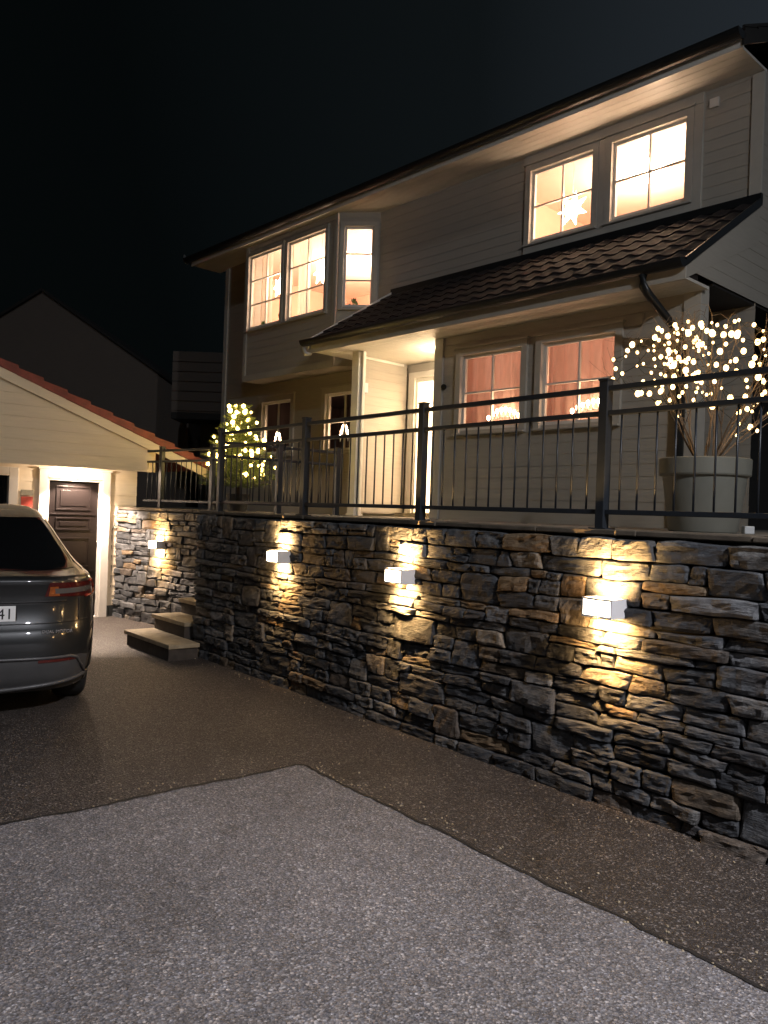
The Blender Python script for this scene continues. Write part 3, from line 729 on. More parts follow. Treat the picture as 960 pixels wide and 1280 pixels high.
# ------------------------------------------------------------------ things in and on the house
T = Thing('porch_lamp', 'small round lit lamp on the porch ceiling beside the front door', 'lamp', H, (-7.45, 7.95, 3.90))
mb = MB(); mb.lathe([(.001, 0), (.075, 0), (.075, -.03), (.06, -.035)], 24); T.part('lamp_base', mb, M['lamp_white'], local=True)
mb = MB(); mb.lathe([(.06, -.034), (.05, -.055), (.001, -.062)], 24); mb.sm = True; T.part('diffuser', mb, M['ceil_glow'], local=True)
T.light('porch_light', 'POINT', (-7.45, 7.95, 3.80), 34, (1.0, .80, .54), shadow_soft_size=.05)

def star_mesh(r=.21, n=7, d=.09):
    mb = MB(); vs = [(0, -d, 0), (0, d, 0)]
    for i in range(2*n):
        a = PI*i/n+.2; q = r if i % 2 == 0 else r*.46
        vs.append((q*math.sin(a), 0, q*math.cos(a)))
    fs = []
    for i in range(2*n):
        a, b = 2+i, 2+(i+1) % (2*n); fs += [(0, a, b), (1, b, a)]
    return mb.add(vs, fs)
def paper_star(label, x, y, z, r, top):
    T = Thing('paper_star', label, 'star lamp', H, (x, y, z), 'lit paper stars hanging in the windows')
    T.part('shade', star_mesh(r), M['star'], local=True)
    mb = MB(); mb.tube([(0, 0, r*.9), (0, 0, top-z)], .004, 5); T.part('cord', mb, M['lamp_white'], local=True)
paper_star('lit paper star in the left pane of the upper right window pair', -6.02, P2+.20, 5.66, .23, 6.5)
paper_star('lit paper star in the window nearest the right end of the upper floor', -4.88, P2+.20, 5.86, .25, 6.5)
paper_star('lit paper star in the left front window of the bay', -11.90, BF+.22, 5.63, .20, 6.38)
paper_star('lit paper star in the right front window of the bay', -10.70, BF+.22, 5.66, .22, 6.38)

def sill_plant(label, x, y, z, h, r, seed):
    T = Thing('potted_plant', label, 'plant', H, (x, y, z), 'small plants on the bay window sill'); rnd = random.Random(seed)
    mb = MB(); mb.lathe([(.001, 0), (.04, 0), (.05, .08), (.044, .08), (.04, .07), (.001, .07)], 16); T.part('pot', mb, M['lamp_white'], local=True)
    mb = MB()
    for i in range(26):
        a = rnd.uniform(0, 2*PI); e = rnd.uniform(.2, 1.4); q = Vector((math.cos(a)*math.cos(e)*r, math.sin(a)*math.cos(e)*r*.6, .07+math.sin(e)*h))
        mb.tube([(0, 0, .07), q*.6+Vector((0, 0, .03)), q], .002, 4)
        d = q.normalized(); s = d.cross(Vector((rnd.uniform(-1, 1), rnd.uniform(-1, 1), .3))).normalized()*.022
        mb.add([q-d*.035, q+s, q+d*.03, q-s], [(0, 1, 2, 3)])
    T.part('leaves', mb, M['leaf'], local=True)
sill_plant('small leafy plant at the left corner of the bay window sill', -12.28, BF+.16, 4.83, .14, .09, 1)
sill_plant('tall bushy plant at the right side of the left bay window', -11.66, BF+.16, 4.83, .34, .13, 2)
sill_plant('round leafy plant in the narrow angled bay window', -9.93, BF+.30, 4.83, .18, .12, 3)

def curtain(label, x0, x1, y, z0, z1, mat, waves, group):
    mb = MB(); n = int(waves*10); vs = []
    for z in (z0, (z0+z1)/2, z1):
        for i in range(n+1):
            u = i/n; vs.append((x0+(x1-x0)*u, y+.022*math.sin(u*waves*2*PI+.6*math.sin(u*9))+.008*math.sin(u*waves*5.1), z))
    mb.add(vs, [(r*(n+1)+i, r*(n+1)+i+1, (r+1)*(n+1)+i+1, (r+1)*(n+1)+i) for r in range(2) for i in range(n)]); mb.sm = True
    return single('curtain', mb, M[mat], label, 'curtain', H, (x0, y, z0), group)
curtain('drawn pink curtain in the ground floor window beside the porch', -6.98, -5.60, P1+.24, 2.3, 3.80, 'curtain', 7, 'pink curtains in the ground floor windows')
curtain('drawn pink curtain in the ground floor window nearest the downpipe', -5.57, -4.46, P1+.24, 2.3, 3.80, 'curtain', 7, 'pink curtains in the ground floor windows')
curtain('white sheer curtain at the left edge of the left bay window', -12.57, -12.22, BF+.28, 4.84, 6.38, 'sheer', 3, 'white curtains in the bay')
curtain('white sheer curtain between the two front bay windows', -11.42, -11.08, BF+.28, 4.84, 6.38, 'sheer', 3, 'white curtains in the bay')

def candle_arch(label, x, y, z, n=7, w=.42, h=.20, power=2.2, mat='candle_bulb'):
    T = Thing('candle_arch', label, 'candle arch', H, (x, y, z), 'electric candle arches on the sills')
    mb = MB(); mb.box(-w/2, w/2, -.03, .03, 0, .02)
    pos = [(-w/2+.02+(w-.04)*i/(n-1), .05+h*math.sin(PI*(.12+.76*i/(n-1)))*.7) for i in range(n)]
    mb.tube([(p, 0, q) for p, q in pos], .006, 6)
    T.part('stand', mb, M['lamp_white'], local=True)
    cm = MB(); cm.tube([(0, 0, -.01), (0, 0, .05)], .008, 8); cme = cm.mesh('candle', M['lamp_white'])
    bm_ = MB(); bm_.ball((0, 0, .066), .015, 8, 6, (1, 1, 1.5)); bme = bm_.mesh('bulb', M[mat])
    for p, q in pos:
        c = bpy.data.objects.new('candle', cme); COL.objects.link(c); c.parent = T.o; c.location = (p, 0, q)
        b = bpy.data.objects.new('bulb', bme); COL.objects.link(b); b.parent = c; b.scale = (1.3,)*3
    T.light('candle_light', 'POINT', Vector((x, y-.02, z+.30)), power, (1, .66, .38), shadow_soft_size=.08)
candle_arch('lit candle arch in the ground floor window beside the porch', -6.14, P1+.14, 2.668, n=8, w=.50)
candle_arch('lit candle arch in the ground floor window nearest the potted shrub', -4.86, P1+.14, 2.668, n=10, w=.64)
candle_arch('small lit candle arch glowing behind the Christmas tree', -12.38, P2+.18, 2.68, n=9, w=.20, h=.36, power=1.2)
candle_arch('small lit candle arch in the dark window left of the porch post', -10.42, P2+.16, 2.68, n=9, w=.24, h=.40, power=1.2)

# ------------------------------------------------------------------ garage
garage = Thing('garage', 'cream clapboard garage with red tiled roof and dark panelled door', 'garage', G, (0, 0, 0))
GD = (-.355, .42, .02, 1.96)
slope = .37
ridge = -3.6
zr = lambda s: 2.51+(.956-s)*slope if s > ridge else 2.51+(.956-ridge)*slope-(ridge-s)*slope
LO = (-2.0, -.86, .0, 1.96)
mb = MB(); clad(mb, -7.6, .95, .16, 2.2, 0, [(GD[0]-.06, GD[1]+.06, -.1, GD[3]+.05), (LO[0]-.06, LO[1]+.06, -.1, LO[3]+.05)], pitch=.145)
mb.xf = Matrix.Translation((.95, 0, 0)) @ Matrix.Rotation(PI/2, 4, 'Z'); clad(mb, 0, 7, .16, 2.45, 0, pitch=.145); mb.xf = None
mb.box(-7.6, -7.55, .02, 7, 0, 2.4).box(-7.6, .93, 6.95, 7, 0, 2.4)
garage.part('wall', mb, M['garage_clad'])
mb = MB(); mb.box(GD[1]+.13, .94, .002, .06, -.02, .158).box(LO[1]+.13, GD[0]-.13, .002, .06, -.02, .158); garage.part('plinth', mb, M['plinth'])
mb = MB(); clad(mb, 0, 0, 2.13, 4.5, -.52, pitch=.145, lap=.008, xlim=lambda z: (ridge-(2.51+(.956-ridge)*slope-z)/slope, min(.97, .956-(z-2.51-.0)/slope)))
mb.box(-7.6, .97, -.505, -.003, 2.13, 2.15).box(.945, .97, -.51, -.004, 2.15, 2.5)
garage.part('gable', mb, M['garage_clad'])
mb = MB(); mb.box(-7.6, .965, -.54, -.522, 2.10, 2.14); garage.part('gable_trim', mb, M['garage_clad'])
e0, e1, yf = 1.80, ridge*2-1.80, -.57
mb = MB(); mb.prism([(e0, zr(e0)-.13), (e0, zr(e0)+.03), (ridge, zr(ridge)+.03), (e1, zr(e1)+.03), (e1, zr(e1)-.13), (ridge, zr(ridge)-.14)], yf, yf+.03, 'y'); garage.part('barge_board', mb, M['garage_clad'], bevel=.004)
mb = MB()   # roof: rows of tiles run across the slope; the verge row shows as separate steps
tz = MB(Matrix.Rotation(PI/2, 4, 'Z'))
tx = Matrix(((0, -1, 0, 0), (1, 0, 0, 0), (0, 0, 1, 0), (0, 0, 0, 1)))
tz.xf = Matrix(((0, 1, 0, 0), (1, 0, 0, 0), (0, 0, 1, 0), (0, 0, 0, 1)))   # local y -> garage x
tiles(tz, yf+.02, 7.2, e0+.05, zr(e0)+.05, ridge, zr(ridge)+.07, per=6)
tiles(tz, yf+.02, 7.2, e1-.05, zr(e1)+.05, ridge, zr(ridge)+.07, per=5)
mb = tz; mb.xf = None
mb.prism([(e0, zr(e0)+.03), (ridge, zr(ridge)+.05), (e1, zr(e1)+.03), (e1, zr(e1)-.02), (ridge, zr(ridge)), (e0, zr(e0)-.02)], yf+.05, 7.2, 'y')
ro = garage.part('roof', mb, M['roof_red'])
mb = MB(); cw = .335; ca = math.atan(slope); k = 0
while True:
    s0 = e0+.06-k*cw*math.cos(ca)
    if s0 < ridge+.2: break
    s1 = s0-cw*math.cos(ca)*1.04
    z0, z1 = zr(s0), zr(s1)
    mb.prism([(s0, z0+.0), (s0, z0+.125), (s1, z1+.085), (s1, z1-.005)], yf-.02, yf+.10, 'y'); k += 1
garage.part('verge_tiles', mb, M['roof_red'], ro, bevel=.006)
mb = MB(); a, b, c, d = GD; cs = .115
mb.box(a-cs, a, -.045, .03, 0, d+cs).box(b, b+cs, -.045, .03, 0, d+cs).box(a, b, -.045, .03, d, d+cs).box(a-cs-.02, b+cs+.02, -.06, -.002, d+cs+.001, d+cs+.025)
mb.box(a, a+.03, -.02, .08, c, d).box(b-.03, b, -.02, .08, c, d).box(a+.03, b-.03, -.02, .08, d-.03, d).box(a, b, -.05, .06, 0, c)
dr = garage.part('door_frame', mb, M['trim'], bevel=.003)
mb = MB(); mb.box(a+.03, b-.03, .03, .07, c, d-.03)
def panel(x0, x1, z0, z1):
    f = .012
    for (p, q, r, s) in ((x0, x1, z1-.022, z1), (x0, x1, z0, z0+.022), (x0, x0+.022, z0+.022, z1-.022), (x1-.022, x1, z0+.022, z1-.022)):
        mb.box(p, q, .03-f, .0295, r, s)
    mb.box(x0+.06, x1-.06, .022, .0295, z0+.06, z1-.06)
dx0, dx1 = a+.14, b-.14
for z0, z1 in ((.17, .60), (.72, 1.14), (1.24, 1.42), (1.52, 1.86)): panel(dx0, dx1, z0, z1)
mb.box(a+.05, b-.05, .018, .0295, 1.455, 1.475).box(a+.05, b-.05, .018, .0295, .66, .675)
dl = garage.part('door', mb, M['door_dark'], label='dark brown panelled door', bevel=.003)
mb = MB(); mb.box(a+.055, a+.085, .015, .0295, .90, 1.08).tube([(a+.07, .02, 1.03), (a+.07, -.03, 1.03), (a+.19, -.035, 1.03)], .010, 8); mb.tube([(a+.07, .02, .95), (a+.07, .005, .95)], .014, 10)
garage.part('handle', mb, M['chrome'], dl)
mb = MB()
for z in (.25, 1.0, 1.7): mb.tube([(b-.03, .022, z), (b-.03, .022, z+.09)], .008, 8)
garage.part('hinge', mb, M['chrome'], dl)
mb = MB(); a, b, c, d = LO
mb.box(a-cs, a, -.045, .03, 0, d+cs).box(b, b+cs, -.045, .03, 0, d+cs).box(a, b, -.045, .03, d, d+cs); lf = garage.part('window_frame', mb, M['trim'], bevel=.003)
mb = MB(); mb.box(a, b, .05, .07, c, d); garage.part('dark_pane', mb, M['car_glass'], lf)
T = Thing('downlight', 'recessed spotlight in the garage soffit above the dark door', 'lamp', G, (.03, -.27, 2.13))
mb = MB(); mb.lathe([(.05, .0), (.05, -.012), (.038, -.012), (.036, 0)], 20); T.part('rim', mb, M['lamp_white'], local=True)
mb = MB(); mb.lathe([(.036, -.004), (.001, -.004)], 20); T.part('lens', mb, M['ceil_glow'], local=True)
T.light('beam', 'SPOT', (.03, -.25, 2.10), 460, (1.0, .76, .59), (0, 0, 0), spot_size=math.radians(112), spot_blend=.3, shadow_soft_size=.03)
T.light('spill', 'POINT', (.03, -.27, 2.085), 30, (1.0, .76, .56), shadow_soft_size=.03)
T = Thing('wall_sign', 'small faded red notice with grey strip on the garage wall', 'sign', G, (-.62, -.02, 1.62))
mb = MB(); mb.box(-.075, .075, -.012, -.001, -.08, .07); T.part('red_panel', mb, M['red_sign'], local=True)
mb = MB(); mb.box(-.08, .08, -.012, -.001, .09, .16); T.part('grey_strip', mb, M['grey_sign'], local=True)
mb = MB(); mb.tube([(.0, -.06, 1.35), (-.03, -.09, 1.25), (-.035, -.085, .9), (-.03, -.08, .5), (-.05, -.09, .2), (-.03, -.1, .02)], .007, 6)
single('hanging_cable', mb, M['wire'], 'thin dark cable hanging down the left end of the short stone wall', 'cable', L, (0, -.08, 0))
mb = MB(); mb.ball((-.08, -.25, .035), .045, 9, 6, (1.3, 1, .7)); mb.ball((-.15, -.22, .025), .03, 8, 5)
single('stone', mb, M['lamp_white'], 'small white stone lying on the asphalt at the garage corner', 'stone', L, (-.1, -.23, 0))

# ------------------------------------------------------------------ neighbours
T = Thing('neighbour_house', 'unlit gabled house looming behind the garage roof', 'house', W0, (-10.9, 25, 0))
mb = MB(); gpol = [(-15.6, 0), (-6.2, 0), (-6.2, 5.05), (-10.9, 8.15), (-15.6, 5.05)]
mb.prism(gpol, 25, 34, 'y'); T.part('wall', mb, M['dark_house'])
mb = MB()
for s in (1, -1):
    mb.prism([(-10.9, 8.16), (-10.9, 8.26), (-10.9+s*4.9, 5.05), (-10.9+s*4.9, 4.95)], 24.9, 34.3, 'y')
T.part('roof', mb, M['dark_roof'])
T.o.rotation_euler = (0, 0, math.radians(0))
T = Thing('apartment_block', 'unlit building with board fronted balcony left of the white house', 'building', W0, (-3, 22, 0))
mb = MB(); mb.box(-5.4, -.5, 23.2, 30, 0, 5.7); T.part('wall', mb, M['dark_house_grey'])
mb = MB(); z = 4.25
while z < 5.85: mb.box(-5.95, -.5, 22.0, 22.03, z, z+.245); z += .27
mb.box(-5.95, -.5, 22.03, 22.1, 4.2, 5.88); mb.box(-5.95, -5.92, 22.1, 23.2, 4.2, 5.88); b_ = T.part('balcony', mb, M['dark_house'])
mb = MB(); mb.box(-5.95, -.5, 22.0, 23.2, 4.02, 4.19); T.part('balcony_floor', mb, M['dark_wood_shade'], b_)
mb = MB(); mb.box(-5.6, -.2, 23.1, 30.3, 5.7, 5.86); T.part('roof', mb, M['dark_roof'])

# ------------------------------------------------------------------ planter, shrub, tree, lights
PC = Vector((2.28, 5.72, 1.585))
T = Thing('plant_pot', 'large grey green plant pot holding the lit bare shrub', 'plant pot', W0, PC)
mb = MB(); mb.lathe([(.001, 0), (.225, 0), (.232, .01), (.285, .40)], 96); mb.sm = True; T.part('body', mb, M['pot'], local=True)
mb = MB(); mb.lathe([(.284, .395), (.305, .40), (.310, .41), (.312, .515), (.306, .522), (.285, .522), (.280, .512), (.278, .44)], 96); T.part('rim', mb, M['pot'], local=True)
mb = MB(); mb.lathe([(.28, .46), (.2, .475), (.001, .48)], 32); T.part('soil', mb, M['soil'], local=True)

def grow(mb, p, d, ln, r, depth, rnd, tips, up=.12, spread=.55):
    pts = [p.copy()]; rad = [r]; q = p.copy(); dd = d.copy(); n = 5
    for i in range(n):
        dd = (dd+Vector((rnd.uniform(-1, 1), rnd.uniform(-1, 1), rnd.uniform(-.6, 1)))*.13+Vector((0, 0, up*.2))).normalized()
        if q.z > 1.42: dd = (dd+Vector((0, 0, -.8))).normalized()
        q = q+dd*ln/n; pts.append(q.copy()); rad.append(max(.0012, r*(1-.55*(i+1)/n)))
        if depth > 0 and i >= 1 and rnd.random() < .75:
            sd = (dd+Vector((rnd.uniform(-1, 1), rnd.uniform(-1, 1), rnd.uniform(-.5, .8)))*spread).normalized()
            grow(mb, q, sd, ln*rnd.uniform(.5, .75), rad[-1]*.62, depth-1, rnd, tips, up, spread)
        if depth <= 2: tips.append(q.copy())
    mb.tube(pts, rad, 5 if depth < 2 else 7, cap=False)
rnd = random.Random(5); mb = MB(); tips = []
for k in range(13):
    a = 2*PI*k/13+rnd.uniform(-.3, .3); lean = rnd.uniform(.25, 1.25)
    if k % 3 == 0: lean = rnd.uniform(.05, .35)
    d = Vector((math.cos(a)*lean, math.sin(a)*lean, 1)).normalized()
    grow(mb, Vector((math.cos(a)*.05, math.sin(a)*.05, .46)), d, rnd.uniform(.74, .92)-.26*min(1, lean), rnd.uniform(.006, .0105), 3, rnd, tips, up=.05, spread=.85)
single('shrub', MB().add([(v[0]+PC.x, v[1]+PC.y, v[2]+PC.z) for v in mb.v], mb.f), M['bark'], 'bare branching shrub covered in fairy lights in the big pot', 'shrub', W0, PC+Vector((0, 0, .46)))

def string_lights(label, pts, mat, frame_base, r, group, rnd):
    T = Thing('string_lights', label, 'string lights', W0, frame_base, group)
    mb = MB(); order = [pts[0]]; rest = pts[1:]
    while rest:
        j = min(range(len(rest)), key=lambda i: (rest[i]-order[-1]).length); order.append(rest.pop(j))
    for a, b in zip(order, order[1:]):
        if True:
            m_ = (a+b)/2-Vector((0, 0, .03)); mb.tube([a, m_, b], .0022, 4, cap=False)
    T.part('cable', mb, M['wire'])
    bm_ = MB(); bm_.ball((0, 0, 0), r, 8, 6, (1, 1, 1.15)); me = bm_.mesh('bulb', M[mat])
    for p in pts:
        o = bpy.data.objects.new('bulb', me); COL.objects.link(o); o.parent = T.o; o.location = p-Vector(frame_base)
        q = rnd.choice((.65, .8, .95, 1.1, 1.3, 1.6)); o.scale = (q, q, q)
rnd = random.Random(9); rnd.shuffle(tips); sel = []
for t in tips:
    rr = math.hypot(t.x, t.y)
    e = (rr/.76)**2+((t.z-.98)/.54)**2
    if e > 1 or e < .10 or (t.z < .85 and rr < .30): continue
    if all((t-q).length > .083 for q in sel): sel.append(t)
    if len(sel) >= 196: break
sel = [t+PC for t in sel]
sel.sort(key=lambda p: p.z)
half = len(sel)//2
string_lights('warm fairy lights in the lower branches of the potted shrub', sel[:half][:98], 'bulb', PC, .0122, 'fairy lights on the potted shrub', rnd)
string_lights('warm fairy lights in the upper branches of the potted shrub', sel[half:][:98], 'bulb', PC, .0122, 'fairy lights on the potted shrub', rnd)
mb = MB(); mb.box(-.035, .035, -.03, .03, 0, .055); q = PC+Vector((.27, -.12, .0)); mb.v = [(a+q.x, b+q.y, c+q.z) for a, b, c in mb.v]
single('power_adapter', mb, M['lamp_white'], 'small white power box on the terrace at the foot of the pot', 'power box', W0, q, bevel=.006)

TC = Vector((-2.0, 10.9, 1.585))
T = Thing('christmas_tree', 'small spruce Christmas tree with warm lights behind the railing', 'tree', W0, TC)
rnd = random.Random(3); Ht = 1.48
mb = MB(); mb.tube([(0, 0, .1), (0, 0, Ht*.6), (0, 0, Ht)], [.028, .016, .004], 8); T.part('trunk', mb, M['spruce_bark'], local=True)
mb = MB(); tt = []
z = .36
while z < Ht-.04:
    f = (z-.30)/(Ht-.30); ln = .50*(1-f)**.85+.05; nb = int(13-6*f)
    for k in range(nb):
        a = 2*PI*k/nb+rnd.uniform(-.25, .25)+z*9; l = ln*rnd.uniform(.78, 1.12)
        o_ = Vector((0, 0, z+rnd.uniform(-.03, .03))); d = Vector((math.cos(a), math.sin(a), rnd.uniform(-.05, .32)+.3*f))
        ns = max(4, int(l/.035)); side = d.cross(Vector((0, 0, 1))).normalized()
        tip = o_+d*l; tt.append((tip-Vector((0, 0, .0)))); tt.append(o_+d*l*.62+Vector((0, 0, .03)))
        for i in range(1, ns+1):
            p = o_+d*(l*i/ns); tw = l*.42*(1-i/ns)+.045
            for sg in (-1, 1):
                e = (d*.75+side*sg*rnd.uniform(.6, 1.1)+Vector((0, 0, rnd.uniform(-.25, .3)))).normalized(); q = tw*rnd.uniform(.6, 1.1)
                m_ = max(2, int(q/.016))
                for j in range(m_+1):
                    b0 = p+e*q*j/m_
                    for _ in range(3):
                        dn = (e*.6+Vector((rnd.uniform(-1, 1), rnd.uniform(-1, 1), rnd.uniform(-.6, 1)))*.8).normalized()
                        pr = dn.cross(Vector((rnd.uniform(-1, 1), rnd.uniform(-1, 1), rnd.uniform(-1, 1)))).normalized()*.0035
                        mb.add([b0-pr, b0+pr, b0+dn*.032], [(0, 1, 2)])
    z += .088-.02*f
T.part('foliage', mb, M['needle'], local=True)
mb = MB(); mb.lathe([(.001, 0), (.12, 0), (.16, .24), (.15, .24), (.14, .2), (.001, .2)], 28); T.part('pot', mb, M['pot_dark'], local=True)
rnd.shuffle(tt); sel = []
for t in tt:
    if t.z > .45 and all((t-q).length > .085 for q in sel): sel.append(t)
    if len(sel) >= 96: break
string_lights('warm lights wound round the Christmas tree', [t+TC for t in sel], 'bulb_tree', TC, .019, 'tree lights', rnd)

# ------------------------------------------------------------------ car
CO = Vector((-2.887, 5.72, 0)); CA = math.atan2(.475, .88)   # car x axis (to its right) direction
car = Thing('parked_car', 'dark grey crossover car parked at the left, seen from behind', 'car', Frame(CA, CO), (0, 0, 0))
CZS = [(.17, .34, 4.45, .86), (.20, .16, 4.58, .91), (.30, .075, 4.66, .935), (.42, .035, 4.70, .945), (.55, .02, 4.72, .945), (.66, .03, 4.72, .95), (.70, .055, 4.70, .95), (.80, .085, 4.6, .948),
       (.90, .09, 4.3, .935), (.98, .075, 3.9, .915), (1.04, .055, 3.6, .885), (1.07, .075, 3.5, .865), (1.085, .17, 3.45, .85), (1.13, .42, 3.33, .81), (1.20, .66, 3.2, .77), (1.30, .95, 3.05, .715),
       (1.40, 1.24, 2.92, .665), (1.48, 1.52, 2.83, .62), (1.54, 1.80, 2.72, .57), (1.58, 2.05, 2.6, .50), (1.60, 2.25, 2.5, .40)]
def cint(z):
    for a, b in zip(CZS, CZS[1:]):
        if z <= b[0]:
            u = (z-a[0])/(b[0]-a[0]); return [a[i]+(b[i]-a[i])*u for i in (1, 2, 3)]
    return list(CZS[-1][1:])
def cpt(ph, z, off=0):
    yr, yf, hw = cint(z); yc = (yr+yf)/2; lr = (yf-yr)/2; m = 4.6 if z < 1.07 else 3.6
    s, c = math.sin(ph), math.cos(ph)
    x = hw*math.copysign(abs(s)**(2/m), s); y = yc-lr*math.copysign(abs(c)**(2/m), c)
    if off:
        e = .01
        a = cpt(ph+e, z)-cpt(ph-e, z); b = cpt(ph, min(1.6, z+e))-cpt(ph, max(.17, z-e)); n = a.cross(b)
        if n.length > 1e-9:
            n.normalize(); return Vector((x, y, z))+n*off
    return Vector((x, y, z))
def phx(x, z):
    hw = cint(z)[2]; m = 4.6 if z < 1.07 else 3.6
    return math.copysign(math.asin(min(1, (abs(x)/hw)**(m/2))), x)
def cpatch(p0, p1, z0, z1, off, nu=24, nz=8, zt=None):
    """patch of the body's surface; p0,p1 may be functions of v (0..1 in z)"""
    mb = MB(); vs = []
    for j in range(nz+1):
        v = j/nz
        for i in range(nu+1):
            u = i/nu
            a = (p0(v) if callable(p0) else p0); b = (p1(v) if callable(p1) else p1)
            zz0 = z0(u) if callable(z0) else z0; zz1 = z1(u) if callable(z1) else z1
            vs.append(cpt(a+(b-a)*u, zz0+(zz1-zz0)*v, off))
    mb.add(vs, [(j*(nu+1)+i, j*(nu+1)+i+1, (j+1)*(nu+1)+i+1, (j+1)*(nu+1)+i) for j in range(nz) for i in range(nu)]); mb.sm = True
    return mb
zl = sorted(set([c[0] for c in CZS]+[(a[0]+b[0])/2 for a, b in zip(CZS, CZS[1:])]))
N = 120
mb = MB(); vs = []
for z in zl:
    for k in range(N):
        t = k/N*2*PI
        # denser samples at the corners of the superellipse
        vs.append(cpt(t, z))
mb.add(vs, [(j*N+k, j*N+(k+1) % N, (j+1)*N+(k+1) % N, (j+1)*N+k) for j in range(len(zl)-1) for k in range(N)]+[tuple(range(N))[::-1], tuple(range((len(zl)-1)*N, len(zl)*N))]); mb.sm = True
body = car.part('body', mb, M['car'])
o = car.part('rear_window', cpatch(lambda v: phx(-.88*cint(1.11+.36*v)[2], 1.11+.36*v), lambda v: phx(.88*cint(1.11+.36*v)[2], 1.11+.36*v), 1.105, 1.485, .004, 30, 14), M['car_glass'])
for s in (1, -1):
    p = (lambda q: (lambda v: s*q))
    car.part('side_window', cpatch(s*1.12, s*2.0, 1.08, 1.47, .004, 30, 10) if s > 0 else cpatch(-2.0, -1.12, 1.08, 1.47, .004, 30, 10), M['car_glass'])
    if s > 0: a0, a1 = (lambda v: phx(.46+.03*v, .9+.13*v)), 1.03
    else: a0, a1 = -1.03, (lambda v: -phx(.46+.03*v, .9+.13*v))
    lo = (lambda u: .925-.03*u) if s > 0 else (lambda u: .895+.03*u)
    hi = (lambda u: 1.03-.012*u) if s > 0 else (lambda u: 1.018+.012*u)
    tl = car.part('tail_light', cpatch(a0, a1, lo, hi, .006, 30, 8), M['tail_red'])
    # bright outer rim, smoky insert and amber end
    if s > 0: car.part('lamp_insert', cpatch(lambda v: phx(.53, .95), .86, lambda u: .945, lambda u: .985, .012, 20, 4), M['tail_clear'], tl); car.part('amber_insert', cpatch(lambda v: phx(.48+.02*v, .95), lambda v: phx(.56, .95), .928, 1.0, .011, 8, 5), M['amber'], tl)
    else: car.part('lamp_insert', cpatch(-.86, lambda v: -phx(.53, .95), lambda u: .945, lambda u: .985, .012, 20, 4), M['tail_clear'], tl); car.part('amber_insert', cpatch(lambda v: -phx(.56, .95), lambda v: -phx(.48+.02*v, .95), .928, 1.0, .011, 8, 5), M['amber'], tl)
    rim = MB(); pts = [cpt(s*.70, .905, .008), cpt(s*.82, .902, .008), cpt(s*.95, .90, .008), cpt(s*1.02, .905, .008), cpt(s*1.035, .96, .008), cpt(s*1.02, 1.012, .008), cpt(s*.93, 1.018, .008)]
    rim.tube(pts, .011, 8); car.part('lamp_rim', rim, M['tail_edge'], tl)
    car.part('reflector', cpatch(phx(.42, .44), phx(.70, .44), .435, .462, .012, 14, 3) if s > 0 else cpatch(-phx(.70, .44), -phx(.42, .44), .435, .462, .012, 14, 3), M['tail_red'])
    # corner flick of the lower trim
    car.part('corner_trim', cpatch(.84, 1.22, lambda u: .18, lambda u: .31+.04*u, .008, 14, 5) if s > 0 else cpatch(-1.22, -.84, lambda u: .18, lambda u: .35-.04*u, .008, 14, 5), M['car_corner'])
    for yw in (.88, 3.77):
        w = MB(); x = s*.735
        prof = [(.20, -.10), (.33, -.115), (.352, -.09), (.356, 0), (.352, .09), (.33, .115), (.20, .10)]
        w.lathe(prof, 36); w.v = [(x+c, yw+a, .356+b) for a, b, c in w.v]; w.sm = True
        wo = car.part('wheel', w, M['rubber'])
        rm = MB(); rm.lathe([(.001, .085), (.05, .09), (.06, .07), (.19, .085), (.215, .10), (.215, -.1)], 30)
        for k in range(5):
            a = 2*PI*k/5; c0 = Vector((math.cos(a), math.sin(a), 0)); p0 = Vector((-c0.y, c0.x, 0))
            rm.add([c0*.05-p0*.03+Vector((0, 0, .095)), c0*.05+p0*.03+Vector((0, 0, .095)), c0*.2+p0*.02+Vector((0, 0, .108)), c0*.2-p0*.02+Vector((0, 0, .108))], [(0, 1, 2, 3)])
        rm.v = [(x+s*c, yw+a, .356+b) for a, b, c in rm.v]; car.part('rim', rm, M['car_trim'], wo)
        ar = MB(); av = []
        for i in range(37):
            for j in range(7):
                yy = yw+.40*math.cos(PI*i/36); zt = .36+.40*math.sin(PI*i/36); zz = .175+(zt-.175)*j/6
                yr, yf, hw = cint(zz); yc = (yr+yf)/2; lr = (yf-yr)/2
                av.append((s*(hw*(1-min(1, abs((yc-yy)/lr))**4.6)**(1/4.6)+.004), yy, zz))
        ar.add(av, [(i*7+j, i*7+j+1, (i+1)*7+j+1, (i+1)*7+j) for i in range(36) for j in range(6)]); car.part('wheel_arch', ar, M['black'])
# dark lower bumper trim with a lighter curved lip
car.part('bumper_trim', cpatch(-phx(.80, .4), phx(.80, .4), lambda u: .215, lambda u: .47-.03*abs(2*u-1)**6, .006, 40, 8), M['car_trim'])
lip = MB(); q = []
for i in range(33):
    u = -1+i/16
    q.append(cpt(phx(.80*u, .4), .475-.012*abs(u)**2-.18*max(0, abs(u)-.86)/.14, .012))
lip.tube(q, .012, 8); car.part('trim_lip', lip, M['car_trim'])
dif = MB(); q = [cpt(phx(.80*(-1+i/16), .3), .235+.06*abs(-1+i/16)**1.5, .014) for i in range(33)]; dif.tube(q, .016, 8); car.part('lower_lip', dif, M['car_trim'])
